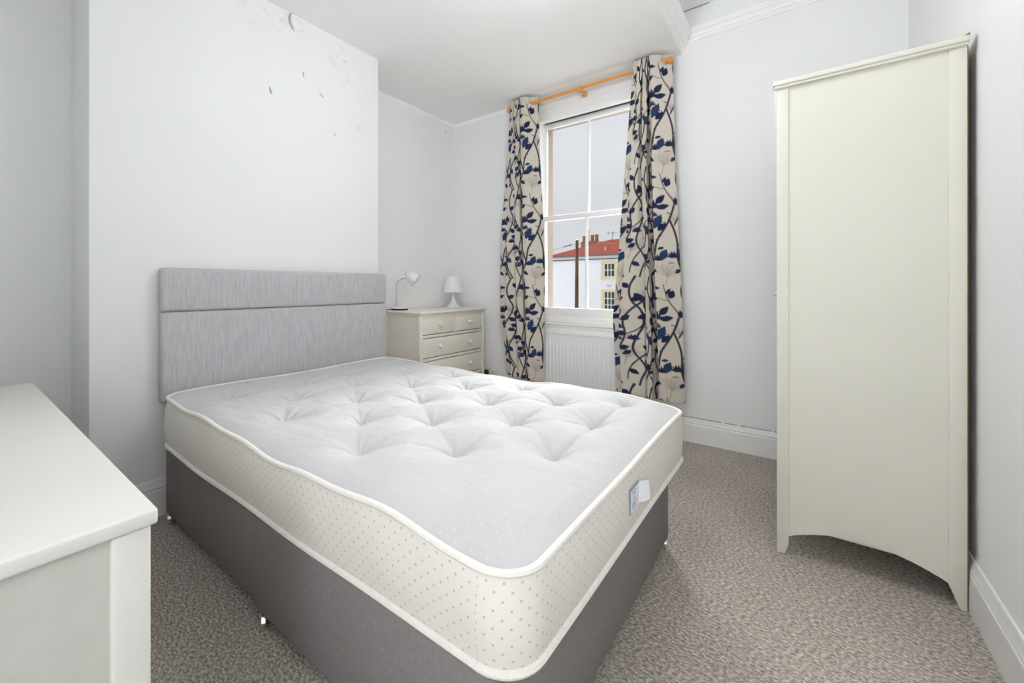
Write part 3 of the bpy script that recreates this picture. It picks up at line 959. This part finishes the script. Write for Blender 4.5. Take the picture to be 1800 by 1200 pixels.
# ------------------------------------------------------------------ small table lamp
L2 = (-2.700, 3.190, DZ)
l2 = thing('table_lamp', L2, 'small all-white table lamp with flared foot and tapered shade in the corner', 'lamp')
obj('base', B().lathe([(0, 0), (0.070, 0), (0.071, 0.004), (0.060, 0.018), (0.042, 0.036), (0.028, 0.056), (0.019, 0.080), (0.015, 0.100), (0.016, 0.108), (0.012, 0.114), (0.012, 0.18), (0, 0.18)], L2, n=28), 'whiteplastic', l2)
z0, z1 = 0.148, 0.308
obj('shade', B().lathe([(0.103, z0), (0.070, z1), (0.068, z1), (0.101, z0)], L2, n=36, closed=True), 'shade', l2)
obj('bulb', B().lathe([(0, 0.17), (0.014, 0.18), (0.026, 0.215), (0.022, 0.24), (0, 0.255)], L2, n=16), 'whiteplastic', l2)
b = B()
for k in range(3):
    a = 2 * pi * k / 3
    b.tube([(L2[0], L2[1], L2[2] + 0.172), (L2[0] + 0.094 * cos(a), L2[1] + 0.094 * sin(a), L2[2] + 0.172)], 0.0015, 6)
obj('shade_ring', b, 'steel', l2)

# ------------------------------------------------------------------ socket and plug
sk = thing('wall_socket', (-2.38, YF, 0.24), 'cream double wall socket low on the wall between chest and curtain', 'socket')
obj('faceplate', B().box(-2.452, -2.306, YF - 0.010, YF, 0.238, 0.324, 0.003), 'socket', sk)
for cx in (-2.415, -2.343):
    for a, c, e, f in ((-0.003, 0.003, 0.276, 0.286), (-0.014, -0.008, 0.258, 0.263), (0.008, 0.014, 0.258, 0.263)):
        obj('pin_hole', B().box(cx + a, cx + c, YF - 0.0105, YF - 0.004, e, f), 'black', sk)
for cx in (-2.400, -2.358):
    obj('rocker_switch', B().box(cx - 0.006, cx + 0.006, YF - 0.015, YF - 0.008, 0.294, 0.312, 0.002), 'socket', sk)
pg = thing('plug', (-2.415, YF - 0.011, 0.245), 'black plug in the socket beside the chest of drawers', 'plug')
obj('plug_body', B().prism([(-2.440, 0.250), (-2.390, 0.250), (-2.390, 0.285), (-2.402, 0.298), (-2.428, 0.298), (-2.440, 0.285)], 'y', YF - 0.047, YF - 0.0115, 0.003), 'black', pg)
obj('flex', B().tube([(-2.415, YF - 0.030, 0.252), (-2.418, YF - 0.035, 0.19), (-2.425, YF - 0.06, 0.09), (-2.44, YF - 0.05, 0.02), (-2.5, YF - 0.06, 0.006), (-2.75, YF - 0.04, 0.006)], 0.0035, 8), 'black', pg)

# ------------------------------------------------------------------ radiator
rd = thing('radiator', (-1.47, 3.33, 0.14), 'white ribbed panel radiator under the window between the curtains', 'radiator')
RX0, RX1, RZ0, RZ1 = -2.02, -0.92, 0.140, 0.708
yb, yf = 3.334, 3.314
pitch = 0.0333
nx = int((RX1 - RX0 - 0.05) / pitch)
prof = []
x = RX0 + 0.025
for k in range(nx):
    for fx, dy in ((0.0, 0), (0.28, 0), (0.40, -0.008), (0.62, -0.008), (0.74, 0), ):
        prof.append((x + (k + fx) * pitch, yf + 0.006 + dy))
prof.append((x + nx * pitch, yf + 0.006))
rows = []
for z, k in ((RZ0, 0), (RZ0 + 0.03, 0), (RZ0 + 0.045, 1), (RZ1 - 0.060, 1), (RZ1 - 0.047, 0), (RZ1, 0)):
    rows.append([(RX0, yf + 0.006, z)] + [(px, py if k else yf + 0.006, z) for px, py in prof] + [(RX1, yf + 0.006, z)])
b = B().grid(rows)
b.box(RX0, RX1, yf + 0.0075, yb, RZ0, RZ1)
obj('front_panel', b, 'radiator', rd, angle=50)
obj('back_panel', B().box(RX0, RX1, 3.352, 3.362, RZ0, RZ1, 0.003), 'radiator', rd)
obj('top_grille', B().box(RX0 - 0.004, RX1 + 0.004, yf + 0.002, 3.366, RZ1 - 0.004, RZ1 + 0.010, 0.003), 'radiator', rd)
for x in (RX0, RX1):
    obj('side_cover', B().box(x - 0.003, x + 0.003, yf + 0.004, 3.364, RZ0 + 0.01, RZ1 + 0.004), 'radiator', rd)
obj('valve', B().tube([(RX1 + 0.002, 3.34, RZ0 + 0.03), (RX1 + 0.04, 3.34, RZ0 + 0.03), (RX1 + 0.04, 3.34, 0.0)], 0.009, 10), 'chrome', rd)
for x in (-1.9, -1.1):
    obj('bracket', B().box(x, x + 0.04, 3.360, YF - 0.001, 0.25, 0.6), 'radiator', rd)

# ------------------------------------------------------------------ curtain pole
RY, RZ = 3.252, 2.722
rod = thing('curtain_pole', (-1.41, RY, RZ), 'orange pine curtain pole with round finials above the window', 'curtain pole')
obj('pole', B().tube([(-2.050, RY, RZ), (-0.760, RY, RZ + 0.008)], 0.0142, 16), 'wood', rod)
for x, s, z in ((-2.050, -1, RZ), (-0.760, 1, RZ + 0.008)):
    obj('finial', B().lathe([(0.0142, 0), (0.019, 0.001), (0.019, 0.006), (0.013, 0.010), (0.013, 0.014), (0.021, 0.020), (0.0255, 0.032), (0.024, 0.044), (0.014, 0.054), (0, 0.056)], (x, RY, z), (s, 0, 0), 18), 'wood', rod)
for x in (-1.96, -1.40, -0.92):
    z = RZ + 0.008 * (x + 2.05) / 1.275
    b = B()
    b.tube([(x, YF - 0.03, z - 0.020), (x, RY - 0.018, z - 0.020)], 0.009, 10)
    if x == -1.40:
        b.lathe([(0.009, 0), (0.016, 0.002), (0.0185, 0.012), (0.015, 0.022), (0, 0.027)], (x, RY - 0.016, z - 0.026), (0, -1, 0), 14)
    b.lathe([(0.022, 0), (0.024, 0.004), (0.018, 0.012), (0.009, 0.016)], (x, YF - 0.034, z - 0.020), (0, -1, 0), 14)
    b.lathe([(0.0148, -0.008), (0.019, -0.006), (0.019, 0.006), (0.0148, 0.008)], (x, RY, z), (1, 0, 0), 14, closed=True)
    obj('bracket', b, 'wood', rod)

# ------------------------------------------------------------------ curtain print (one repeat, drawn as colour over cloth metres)
TW, TH, RES = 0.60, 0.80, 0.002
tn, tm = int(TW / RES), int(TH / RES)
sx, sy = np.meshgrid((np.arange(tn) + .5) * RES, (np.arange(tm) + .5) * RES, indexing='ij')
CLOTH = np.array([0.585, 0.535, 0.465]); NAVY = np.array([0.020, 0.026, 0.062]); BLUE = np.array([0.022, 0.046, 0.11])
INK = np.array([0.045, 0.042, 0.058]); GREY = np.array([0.30, 0.275, 0.255]); PALE = np.array([0.42, 0.385, 0.34]); TWIG = np.array([0.16, 0.13, 0.115])
img = np.ones((tn, tm, 3)) * CLOTH
_fib = vnoise(sx * 260, sy * 30, 21) * 0.02
img *= (1 + _fib)[..., None]
UNIT = 0.00076


def wrapd(cx, cy):
    dx = (sx - cx + TW / 2) % TW - TW / 2
    dy = (sy - cy + TH / 2) % TH - TH / 2
    return dx, dy


def C_(p):          # sketch units -> cloth metres, s grows leftwards from the curtain's right edge
    return (570 - p[0]) * UNIT * 1.08, (p[1] - 90) * UNIT


def put(mask, c, a=1.0):
    mk = (np.clip(mask, 0, 1) * a)[..., None]
    img[:] = img * (1 - mk) + c * mk


def leaf(p0, p1, wid, c=NAVY, a=1.0, serr=0.0):
    (x0, y0), (x1, y1) = C_(p0), C_(p1)
    dx, dy = wrapd(x0, y0)
    L = math.hypot(x1 - x0, y1 - y0); ux, uy = (x1 - x0) / L, (y1 - y0) / L
    u = (dx * ux + dy * uy) / L; v = -dx * uy + dy * ux
    uc = np.clip(u, 0, 1)
    hw = 1.25 * wid * UNIT * np.sin(pi * uc ** 0.85)
    if serr:
        hw = hw * (1 + serr * np.sin(uc * 34))
    put(np.where((u > 0) & (u < 1), (hw - np.abs(v)) / 0.0015 + 0.5, 0), c, a)


def stroke(pts, w0, w1=None, c=INK, a=1.0):
    w1 = w0 if w1 is None else w1
    Q = [C_(p) for p in pts]
    # smooth the line
    for _ in range(2):
        R = [Q[0]]
        for A, D in zip(Q, Q[1:]):
            R += [(A[0] * .75 + D[0] * .25, A[1] * .75 + D[1] * .25), (A[0] * .25 + D[0] * .75, A[1] * .25 + D[1] * .75)]
        Q = R + [Q[-1]]
    m = np.zeros_like(sx)
    n = len(Q) - 1
    for i in range(n):
        (x0, y0), (x1, y1) = Q[i], Q[i + 1]
        dx, dy = wrapd(x0, y0)
        vx, vy = x1 - x0, y1 - y0
        t = np.clip((dx * vx + dy * vy) / (vx * vx + vy * vy + 1e-12), 0, 1)
        d = np.hypot(dx - t * vx, dy - t * vy)
        w = 1.15 * (w0 + (w1 - w0) * (i + t) / n) * UNIT
        m = np.maximum(m, (w - d) / 0.0015 + 0.5)
    put(m, c, a)


def greyleaf(cx, cy, r):
    """pale bell of petals with darker veins on a thin stem"""
    for k in range(5):
        a = -pi / 2 + (k - 2) * 0.42 + 0.15
        leaf((cx, cy + r), (cx + 2.0 * r * cos(a), cy + r + 2.0 * r * sin(a)), r * .34, PALE, 0.42)
    for k in range(4):
        a = -pi / 2 + (k - 1.5) * 0.42 + 0.15
        stroke([(cx, cy + r), (cx + 0.9 * r * cos(a), cy + r + 0.9 * r * sin(a)), (cx + 1.6 * r * cos(a + .08), cy + r + 1.6 * r * sin(a + .08))], 5, 2, GREY, 0.45)
    stroke([(cx - r * .25, cy + r * 2.0), (cx, cy + r)], 4, 3, GREY, .8)


def flower(cx, cy, r, c=NAVY):
    for k in range(6):
        a = -pi / 2 + (k - 2.5) * 0.55
        leaf((cx, cy + r * .35), (cx + r * cos(a) * 1.1, cy + r * .3 + r * sin(a) * 1.2), r * .20, c, 1, 0.25)
    leaf((cx - r * .55, cy + r * .32), (cx + r * .55, cy + r * .25), r * .2, c)


# pale background sprays
greyleaf(470, 1075, 75); greyleaf(545, 590, 45); greyleaf(190, 330, 60); greyleaf(-60, 820, 70); greyleaf(60, 250, 55); greyleaf(260, 800, 45); greyleaf(-140, 420, 60)
# long branches
stroke([(545, 470), (520, 560), (470, 680), (390, 800), (372, 960), (330, 1060), (250, 1143)], 9, 7)
stroke([(500, 610), (545, 740), (560, 860), (548, 960), (572, 1080), (600, 1143)], 8, 6)
stroke([(430, 170), (462, 320), (540, 430), (548, 480)], 4, 8, TWIG)
stroke([(380, 295), (440, 318), (465, 320)], 3, 3, TWIG)
stroke([(250, 90), (270, 210), (235, 420), (240, 560), (285, 680), (330, 820), (372, 960)], 10, 8)
stroke([(225, 600), (190, 700), (200, 860), (150, 1010), (110, 1143)], 8, 7)
stroke([(110, 90), (70, 220), (30, 330), (60, 470), (110, 560), (140, 660), (90, 800), (120, 960), (200, 1100)], 8, 6)
stroke([(300, 380), (330, 440), (345, 520), (310, 640), (320, 730)], 6, 5)
stroke([(30, 330), (-40, 420), (-90, 520), (-60, 660), (-110, 800), (-170, 900), (-160, 1030), (-100, 1143)], 8, 6)
stroke([(-60, 660), (20, 600), (60, 480)], 5, 4)
stroke([(90, 800), (10, 880), (-50, 1000), (-60, 1100)], 6, 4)
for p, q_ in (((520, 560), (480, 545)), ((470, 680), (455, 630)), ((240, 560), (285, 520)), ((285, 680), (330, 640)), ((330, 820), (300, 880)), ((190, 700), (150, 650)), ((140, 660), (180, 610)), ((120, 960), (80, 900)), ((-90, 520), (-130, 470)), ((390, 800), (430, 760)), ((560, 860), (590, 820)), ((60, 470), (20, 440))):
    stroke([p, q_], 5, 3)
stroke([(330, 90), (350, 200), (335, 330), (300, 430), (312, 540), (345, 640)], 8, 6)
stroke([(150, 640), (165, 740), (140, 860), (60, 960), (20, 1080), (10, 1143)], 7, 6)
stroke([(-20, 90), (-60, 200), (-40, 330), (30, 420), (45, 560), (-10, 700), (-30, 820), (40, 930), (70, 1060), (110, 1143)], 8, 6)
stroke([(-120, 90), (-170, 210), (-150, 330), (-90, 430), (-140, 560), (-190, 660)], 8, 6)
stroke([(180, 100), (150, 220), (190, 330), (170, 420), (235, 480)], 7, 6)
stroke([(280, 760), (250, 880), (290, 1000), (330, 1120)], 6, 6)
for a_, c_, w_ in (((350, 200), (300, 130), 20), ((335, 330), (385, 290), 16), ((150, 220), (95, 190), 18), ((190, 330), (250, 290), 20), ((165, 740), (225, 700), 20), ((140, 860), (80, 830), 20),
                   ((-60, 200), (-110, 150), 20), ((-40, 330), (20, 290), 20), ((45, 560), (100, 520), 20), ((-30, 820), (-90, 860), 18), ((40, 930), (100, 890), 20), ((-150, 330), (-90, 290), 20), ((-140, 560), (-80, 600), 20), ((250, 880), (190, 900), 20), ((290, 1000), (350, 980), 18)):
    leaf(a_, c_, w_)
flower(250, 470, 40, INK); flower(-20, 690, 42); flower(300, 600, 38, INK)
# navy leaves
leaf((478, 300), (512, 222), 26); leaf((448, 262), (490, 205), 12)
leaf((392, 458), (468, 375), 24); leaf((398, 500), (505, 476), 21, NAVY)
leaf((372, 690), (436, 560), 33, BLUE, 1, 0.18); leaf((402, 712), (474, 642), 22)
leaf((560, 480), (552, 408), 18)
leaf((335, 200), (410, 205), 13)
flower(362, 470, 62); flower(368, 560, 40, INK)
flower(520, 950, 48); flower(405, 975, 46); leaf((425, 985), (470, 890), 30, BLUE)
leaf((395, 885), (455, 875), 11); leaf((478, 1020), (540, 1022), 5, TWIG)
leaf((270, 320), (330, 225), 26, BLUE); leaf((262, 400), (225, 300), 18)
leaf((235, 560), (180, 480), 30); leaf((240, 600), (205, 640), 20); leaf((300, 560), (330, 470), 20)
flower(230, 600, 44); leaf((290, 690), (235, 720), 18); leaf((330, 820), (250, 790), 18)
leaf((180, 980), (110, 930), 22); leaf((150, 1010), (220, 1000), 14)
leaf((70, 220), (130, 160), 22); leaf((30, 330), (-20, 250), 24); leaf((60, 470), (0, 500), 20); leaf((140, 660), (210, 730), 20, BLUE)
flower(110, 580, 40, NAVY); leaf((90, 800), (30, 760), 20); leaf((120, 960), (60, 1010), 22, BLUE)
leaf((-90, 520), (-40, 470), 22); leaf((-60, 660), (-130, 640), 20); leaf((-110, 800), (-40, 780), 20); leaf((-170, 900), (-120, 960), 22, BLUE)
flower(-120, 700, 40); leaf((-50, 1000), (10, 1040), 18); leaf((330, 1060), (390, 1110), 16); leaf((250, 1130), (310, 1090), 14)
leaf((572, 1080), (530, 1120), 14)
PRINT = np.clip(img, 0.01, 0.9)


def sample_print(s, t):
    a = (s / RES - .5) % tn; c = (t / RES - .5) % tm
    i0 = np.floor(a).astype(int); j0 = np.floor(c).astype(int)
    fa = (a - i0)[..., None]; fc = (c - j0)[..., None]
    g = lambda i, j: PRINT[i % tn, j % tm]
    return (g(i0, j0) * (1 - fa) + g(i0 + 1, j0) * fa) * (1 - fc) + (g(i0, j0 + 1) * (1 - fa) + g(i0 + 1, j0 + 1) * fa) * fc


def curtain(name, label, zs, xl, xr, ftop, fbot, ytop, ybot, ztop, zbot, hem_slope):
    """eyelet curtain: folds run between the knots f (share of the width) and y (depth about the pole)"""
    root = thing(name, (float(np.mean(xl + xr)), RY, zbot), label, 'curtain', 'patterned curtains beside the window')
    nu, nv = 400, 520
    u = np.linspace(0, 1, nu)
    t = np.linspace(0, 1, nv)
    K = len(ftop)
    # parameter u is spread over the knots by cloth length
    seg = np.hypot(np.diff(np.array(fbot) * 0.45), np.diff(ybot)) + np.hypot(np.diff(np.array(ftop) * 0.28), np.diff(ytop))
    kn = np.r_[0, np.cumsum(seg)] / seg.sum()
    X = np.zeros((nu, nv)); Y = np.zeros_like(X); Z = np.zeros_like(X)
    uu = np.interp(u, kn, np.arange(K))
    i0 = np.clip(np.floor(uu).astype(int), 0, K - 2); fr = uu - i0
    sm = fr * fr * (3 - 2 * fr)
    sf = fr * 0.55 + sm * 0.45
    def along(v, w):
        v = np.array(v); return v[i0] + (v[i0 + 1] - v[i0]) * w
    for j, tt in enumerate(t):
        z = ztop + (zbot - ztop) * tt
        w = min(1, tt / 0.75) ** 0.8
        x0 = np.interp(-z, [-a for a in zs], xl); x1 = np.interp(-z, [-a for a in zs], xr)
        f = along(ftop, sf) * (1 - w) + along(fbot, sf) * w
        y = along(ytop, sm) * (1 - w) + along(ybot, sm) * w
        X[:, j] = x0 + (x1 - x0) * f + 0.004 * np.sin(z * 3 + u * 9) * w
        Y[:, j] = RY + y + 0.006 * np.sin(z * 2.3 + u * 12) * w + 0.002 * np.sin(z * 9 + u * 40)
        zt = z
        Z[:, j] = zt + (hem_slope * f * tt ** 6 + 0.006 * np.sin(u * 25) * tt ** 6 + 0.006 * np.abs(y) / 0.04 * (1 - tt) ** 10 - 0.01 * (1 - tt) ** 10)
    # cloth length along the folds gives the print coordinate, measured from the right edge
    mid = nv // 2
    ds = np.hypot(np.diff(X[:, mid]), np.diff(Y[:, mid]))
    s = np.r_[0, np.cumsum(ds)]; s = s[-1] - s
    SS = np.repeat(s[:, None], nv, 1); TT = np.repeat(((1 - t) * 0 + t * (ztop - zbot))[None], nu, 0)
    o = np_mesh('cloth', X, Y, Z, 'curtain', root)
    c3 = sample_print(SS, TT).reshape(-1, 3)
    ca = np.ones((len(c3), 4), dtype=np.float32); ca[:, :3] = c3
    at = o.data.color_attributes.new('print', 'FLOAT_COLOR', 'POINT')
    at.data.foreach_set('color', ca.ravel())
    sol = o.modifiers.new('thickness', 'SOLIDIFY'); sol.thickness = 0.0025; sol.offset = 0
    # metal eyelets where the cloth crosses the pole near the top
    jz = int(np.argmin(np.abs(Z[nu // 2] - RZ)))
    yy = Y[:, jz] - RY
    cross = np.where(np.sign(yy[:-1]) != np.sign(yy[1:]))[0]
    for k in cross:
        c = Vector((X[k, jz], RY, RZ + 0.008 * (X[k, jz] + 2.05) / 1.275))
        tan = Vector((X[k + 1, jz] - X[k - 1, jz], Y[k + 1, jz] - Y[k - 1, jz], 0)).normalized()
        ring = [c + tan * (0.022 * cos(a)) + Vector((0, 0, 0.022 * sin(a))) for a in np.linspace(0, 2 * pi, 19)[:-1]]
        obj('eyelet', B().tube(ring, 0.004, 6, closed=True), 'steel', root)
    return root


TOPF = [0, 0, .11, .10, .14, .12, .24, .22, .26, .25, .38, .36, .42, .40, .50, 1.0]
TOPY = [.03, -.03, -.035, .03, .03, -.03, -.035, .03, .03, -.03, -.040, .03, .03, -.042, -.045, .030]
curtain('curtain', 'navy and grey leaf print curtain hanging between chest of drawers and window',
        [2.75, 2.0, 1.66, 1.24, 0.81, 0.30], [-2.050, -2.115, -2.150, -2.168, -2.172, -2.095], [-1.800, -1.770, -1.748, -1.735, -1.735, -1.752],
        TOPF, [0, 0, .15, .17, .18, .17, .36, .42, .43, .42, .57, .58, .64, .65, .72, 1.0],
        TOPY, [.03, -.01, 0, .03, .03, -.035, -.01, .02, .02, -.04, -.04, .042, .044, -.04, -.042, .02], 2.788, 0.300, -0.008)
curtain('curtain', 'navy and grey leaf print curtain hanging between window and wardrobe',
        [2.75, 2.0, 1.39, 0.865, 0.30], [-0.975, -1.038, -1.080, -1.133, -1.111], [-0.715, -0.701, -0.675, -0.646, -0.632],
        TOPF, [0, 0, .11, .13, .13, .125, .30, .46, .49, .50, .57, .585, .62, .66, .67, 1.0],
        TOPY, [.02, -.01, 0, .03, .035, -.04, -.02, 0, .02, -.03, -.05, 0, .04, .03, -.03, .02], 2.790, 0.306, -0.012)

# ------------------------------------------------------------------ added fill globes, unseen above the frame and behind the camera
PLX, PLY, PLZ = -0.74, 1.50, 2.55
pl = thing('fill_pendant', (PLX, PLY, PLZ), 'added unseen fill light shaped as a paper globe under the lower ceiling', 'lamp')
obj('fill_rose', B().lathe([(0, 0), (0.045, 0), (0.045, -0.012), (0.02, -0.03), (0, -0.03)], (PLX, PLY, ZC), n=20), 'whiteplastic', pl)
obj('cord', B().tube([(PLX, PLY, ZC - 0.02), (PLX, PLY, PLZ + 0.145)], 0.004, 8), 'whiteplastic', pl)
obj('globe', B().lathe([(0.15 * sin(pi * k / 16) if 0 < k < 16 else 0, -0.15 * cos(pi * k / 16)) for k in range(17)], (PLX, PLY, PLZ), n=28), 'glow', pl)

fl = thing('fill_stand_globe', (0.0, -1.10, 0), 'added unseen fill light shaped as a globe on a stand behind the camera', 'lamp')  # globe on a stand, added out of view as fill light
obj('foot', B().lathe([(0, 0), (0.14, 0), (0.14, 0.012), (0.02, 0.022), (0, 0.022)], (0.0, -1.10, 0), n=28), 'whiteplastic', fl)
obj('stem', B().tube([(0.0, -1.10, 0.02), (0.0, -1.10, 1.28)], 0.012, 10), 'whiteplastic', fl)
obj('globe', B().lathe([(0.22 * sin(pi * k / 16) if 0 < k < 16 else 0, -0.22 * cos(pi * k / 16)) for k in range(17)], (0.0, -1.10, 1.48), n=28), 'glow_floor', fl)

# ------------------------------------------------------------------ outside: street, house, pole
struct('street', B().box(-60, 40, OUT + 1.0, 90, -3.6, -3.5), 'street', 'grey street outside the window')
HY = 30.0
ho = thing('house', (-10, HY, -3.5), 'white rendered house with red tiled hipped roof seen through the window', 'house')
hx0, hx1 = -15.45, -3.0
obj('house_wall', B().box(hx0, hx1, HY, HY + 8, -3.5, 3.15), 'render', ho)
obj('fascia', B().box(hx0 - 0.25, hx1 + 0.25, HY - 0.30, HY + 8.3, 3.10, 3.33), 'fascia', ho)
obj('gutter', B().box(hx0 - 0.30, hx1 + 0.30, HY - 0.36, HY - 0.28, 3.27, 3.35).box(hx0 - 0.2, hx1 + .2, HY - 0.05, HY, 3.02, 3.10), 'gutter', ho)
t = bmesh.new()
e0, e1, f0, f1, ze, zr = hx0 - 0.3, hx1 + 0.3, HY - 0.36, HY + 8.3, 3.36, 4.86
V = [t.verts.new(p) for p in ((e0, f0, ze), (e1, f0, ze), (e1, f1, ze), (e0, f1, ze), (-12.1, HY + 4, zr), (-6.3, HY + 4, zr))]
for f in ((0, 1, 5, 4), (1, 2, 5), (2, 3, 4, 5), (3, 0, 4), (3, 2, 1, 0)):
    t.faces.new([V[i] for i in f])
rb = B(); rb._take(t)
obj('roof', rb, 'roof', ho, smooth=False)
obj('roof', B().prism([(HY + 5.0, 3.4), (HY + 8.3, 5.22), (HY + 11.6, 3.4)], 'x', -16.0, -13.4), 'roof', ho, smooth=False)
obj('chimney_stack', B().box(-15.55, -14.1, HY + 6.2, HY + 7.0, 3.4, 5.10, 0.02), 'brick', ho)
for x, h, r, mm in ((-15.40, 0.52, 0.15, 'pot_clay'), (-15.05, 1.05, 0.16, 'pot_cream'), (-14.62, 0.56, 0.17, 'pot_clay'), (-14.22, 0.58, 0.16, 'pot_clay')):
    obj('chimney_pot', B().lathe([(r, 0), (r * 0.85, h * 0.8), (r * 1.1, h * 0.84), (r * 1.1, h), (r * 0.8, h), (r * 0.8, h * 0.7), (0, h * 0.7)], (x, HY + 6.6, 5.09), n=14), mm, ho)


def house_window(x0, x1, z0, z1, rows):
    w = obj('window_surround', B().box(x0 - 0.20, x1 + 0.20, HY - 0.08, HY + 0.02, z1, z1 + 0.17).box(x0 - 0.20, x0, HY - 0.08, HY + 0.02, z0 - 0.10, z1 + 0.01)
            .box(x1, x1 + 0.20, HY - 0.08, HY + 0.02, z0 - 0.10, z1 + 0.01).box(x0 - 0.27, x1 + 0.27, HY - 0.16, HY + 0.02, z0 - 0.22, z0 - 0.08), 'surround', ho)
    obj('window_frame', B().box(x0, x1, HY - 0.035, HY + 0.02, z0 - 0.09, z0).box(x0, x0 + 0.05, HY - 0.035, HY + 0.02, z0, z1).box(x1 - 0.05, x1, HY - 0.035, HY + 0.02, z0, z1), 'white_frame', w)
    pw, phh = (x1 - x0 - 0.10) / 3, (z1 - z0) / rows
    for i in range(3):
        for j in range(rows):
            a, c = x0 + 0.05 + i * pw, z0 + j * phh
            obj('pane', B().box(a, a + pw, HY - 0.012, HY + 0.01, c, c + phh), 'pane', w)
    bars = B()
    for i in range(1, 3):
        bars.box(x0 + 0.05 + i * pw - 0.03, x0 + 0.05 + i * pw + 0.03, HY - 0.03, HY, z0, z1)
    for j in range(1, rows):
        bars.box(x0, x1, HY - 0.032, HY, z0 + j * phh - 0.025, z0 + j * phh + 0.025)
    obj('window_bars', bars, 'white_frame', w)


for x in (-11.12, -6.6):
    house_window(x, x + 0.80, 1.80, 2.68, 2)
    house_window(x, x + 0.80, -0.72, 0.66, 3)
obj('wall_anchor', B().prism([(-10.95, 1.16), (-10.75, 0.98), (-10.55, 1.16), (-10.65, 1.20), (-10.75, 1.12), (-10.85, 1.20)], 'y', HY - 0.06, HY), 'fascia', ho)
obj('vent_pipe', B().tube([(-11.25, HY + 0.6, 3.3), (-11.25, HY + 0.6, 4.0)], 0.035, 8), 'white_frame', ho)
obj('aerial', B().tube([(-12.0, HY + 4.2, 4.7), (-12.0, HY + 4.2, 5.5)], 0.025, 6).tube([(-12.5, HY + 4.2, 5.45), (-11.6, HY + 4.2, 5.38)], 0.02, 6)
    .tube([(-12.3, HY + 4.2, 5.3), (-12.3, HY + 4.2, 5.55)], 0.015, 6).tube([(-11.9, HY + 4.2, 5.25), (-11.9, HY + 4.2, 5.55)], 0.015, 6), 'wire', ho)

tp = thing('utility_pole', (-10.58, 24, -3.5), 'brown wooden telephone pole standing in front of the white house', 'pole')
obj('pole_shaft', B().tube([(-10.60, 24, -3.5), (-10.57, 24, 0.5), (-10.55, 24, 3.84)], [0.125, 0.108, 0.088], 14), 'pole', tp)
obj('pole_cap', B().lathe([(0.095, 0), (0.095, 0.05), (0.04, 0.09), (0, 0.09)], (-10.55, 24, 3.82), n=14), 'gutter', tp)


def sag(a, c, d):
    a, c = Vector(a), Vector(c)
    return [a.lerp(c, k / 12) - Vector((0, 0, d * sin(pi * k / 12))) for k in range(13)]


obj('wire', B().tube(sag((-10.55, 24, 3.64), (-26, 26.5, 2.4), 0.3), 0.014, 6).tube([(-10.9, 24, 3.61), (-11.4, 24.06, 3.55)], 0.045, 8), 'wire', tp)
obj('wire', B().tube(sag((-10.55, 24, 3.64), (2, 24, 3.9), 0.3), 0.012, 6), 'wire', tp)
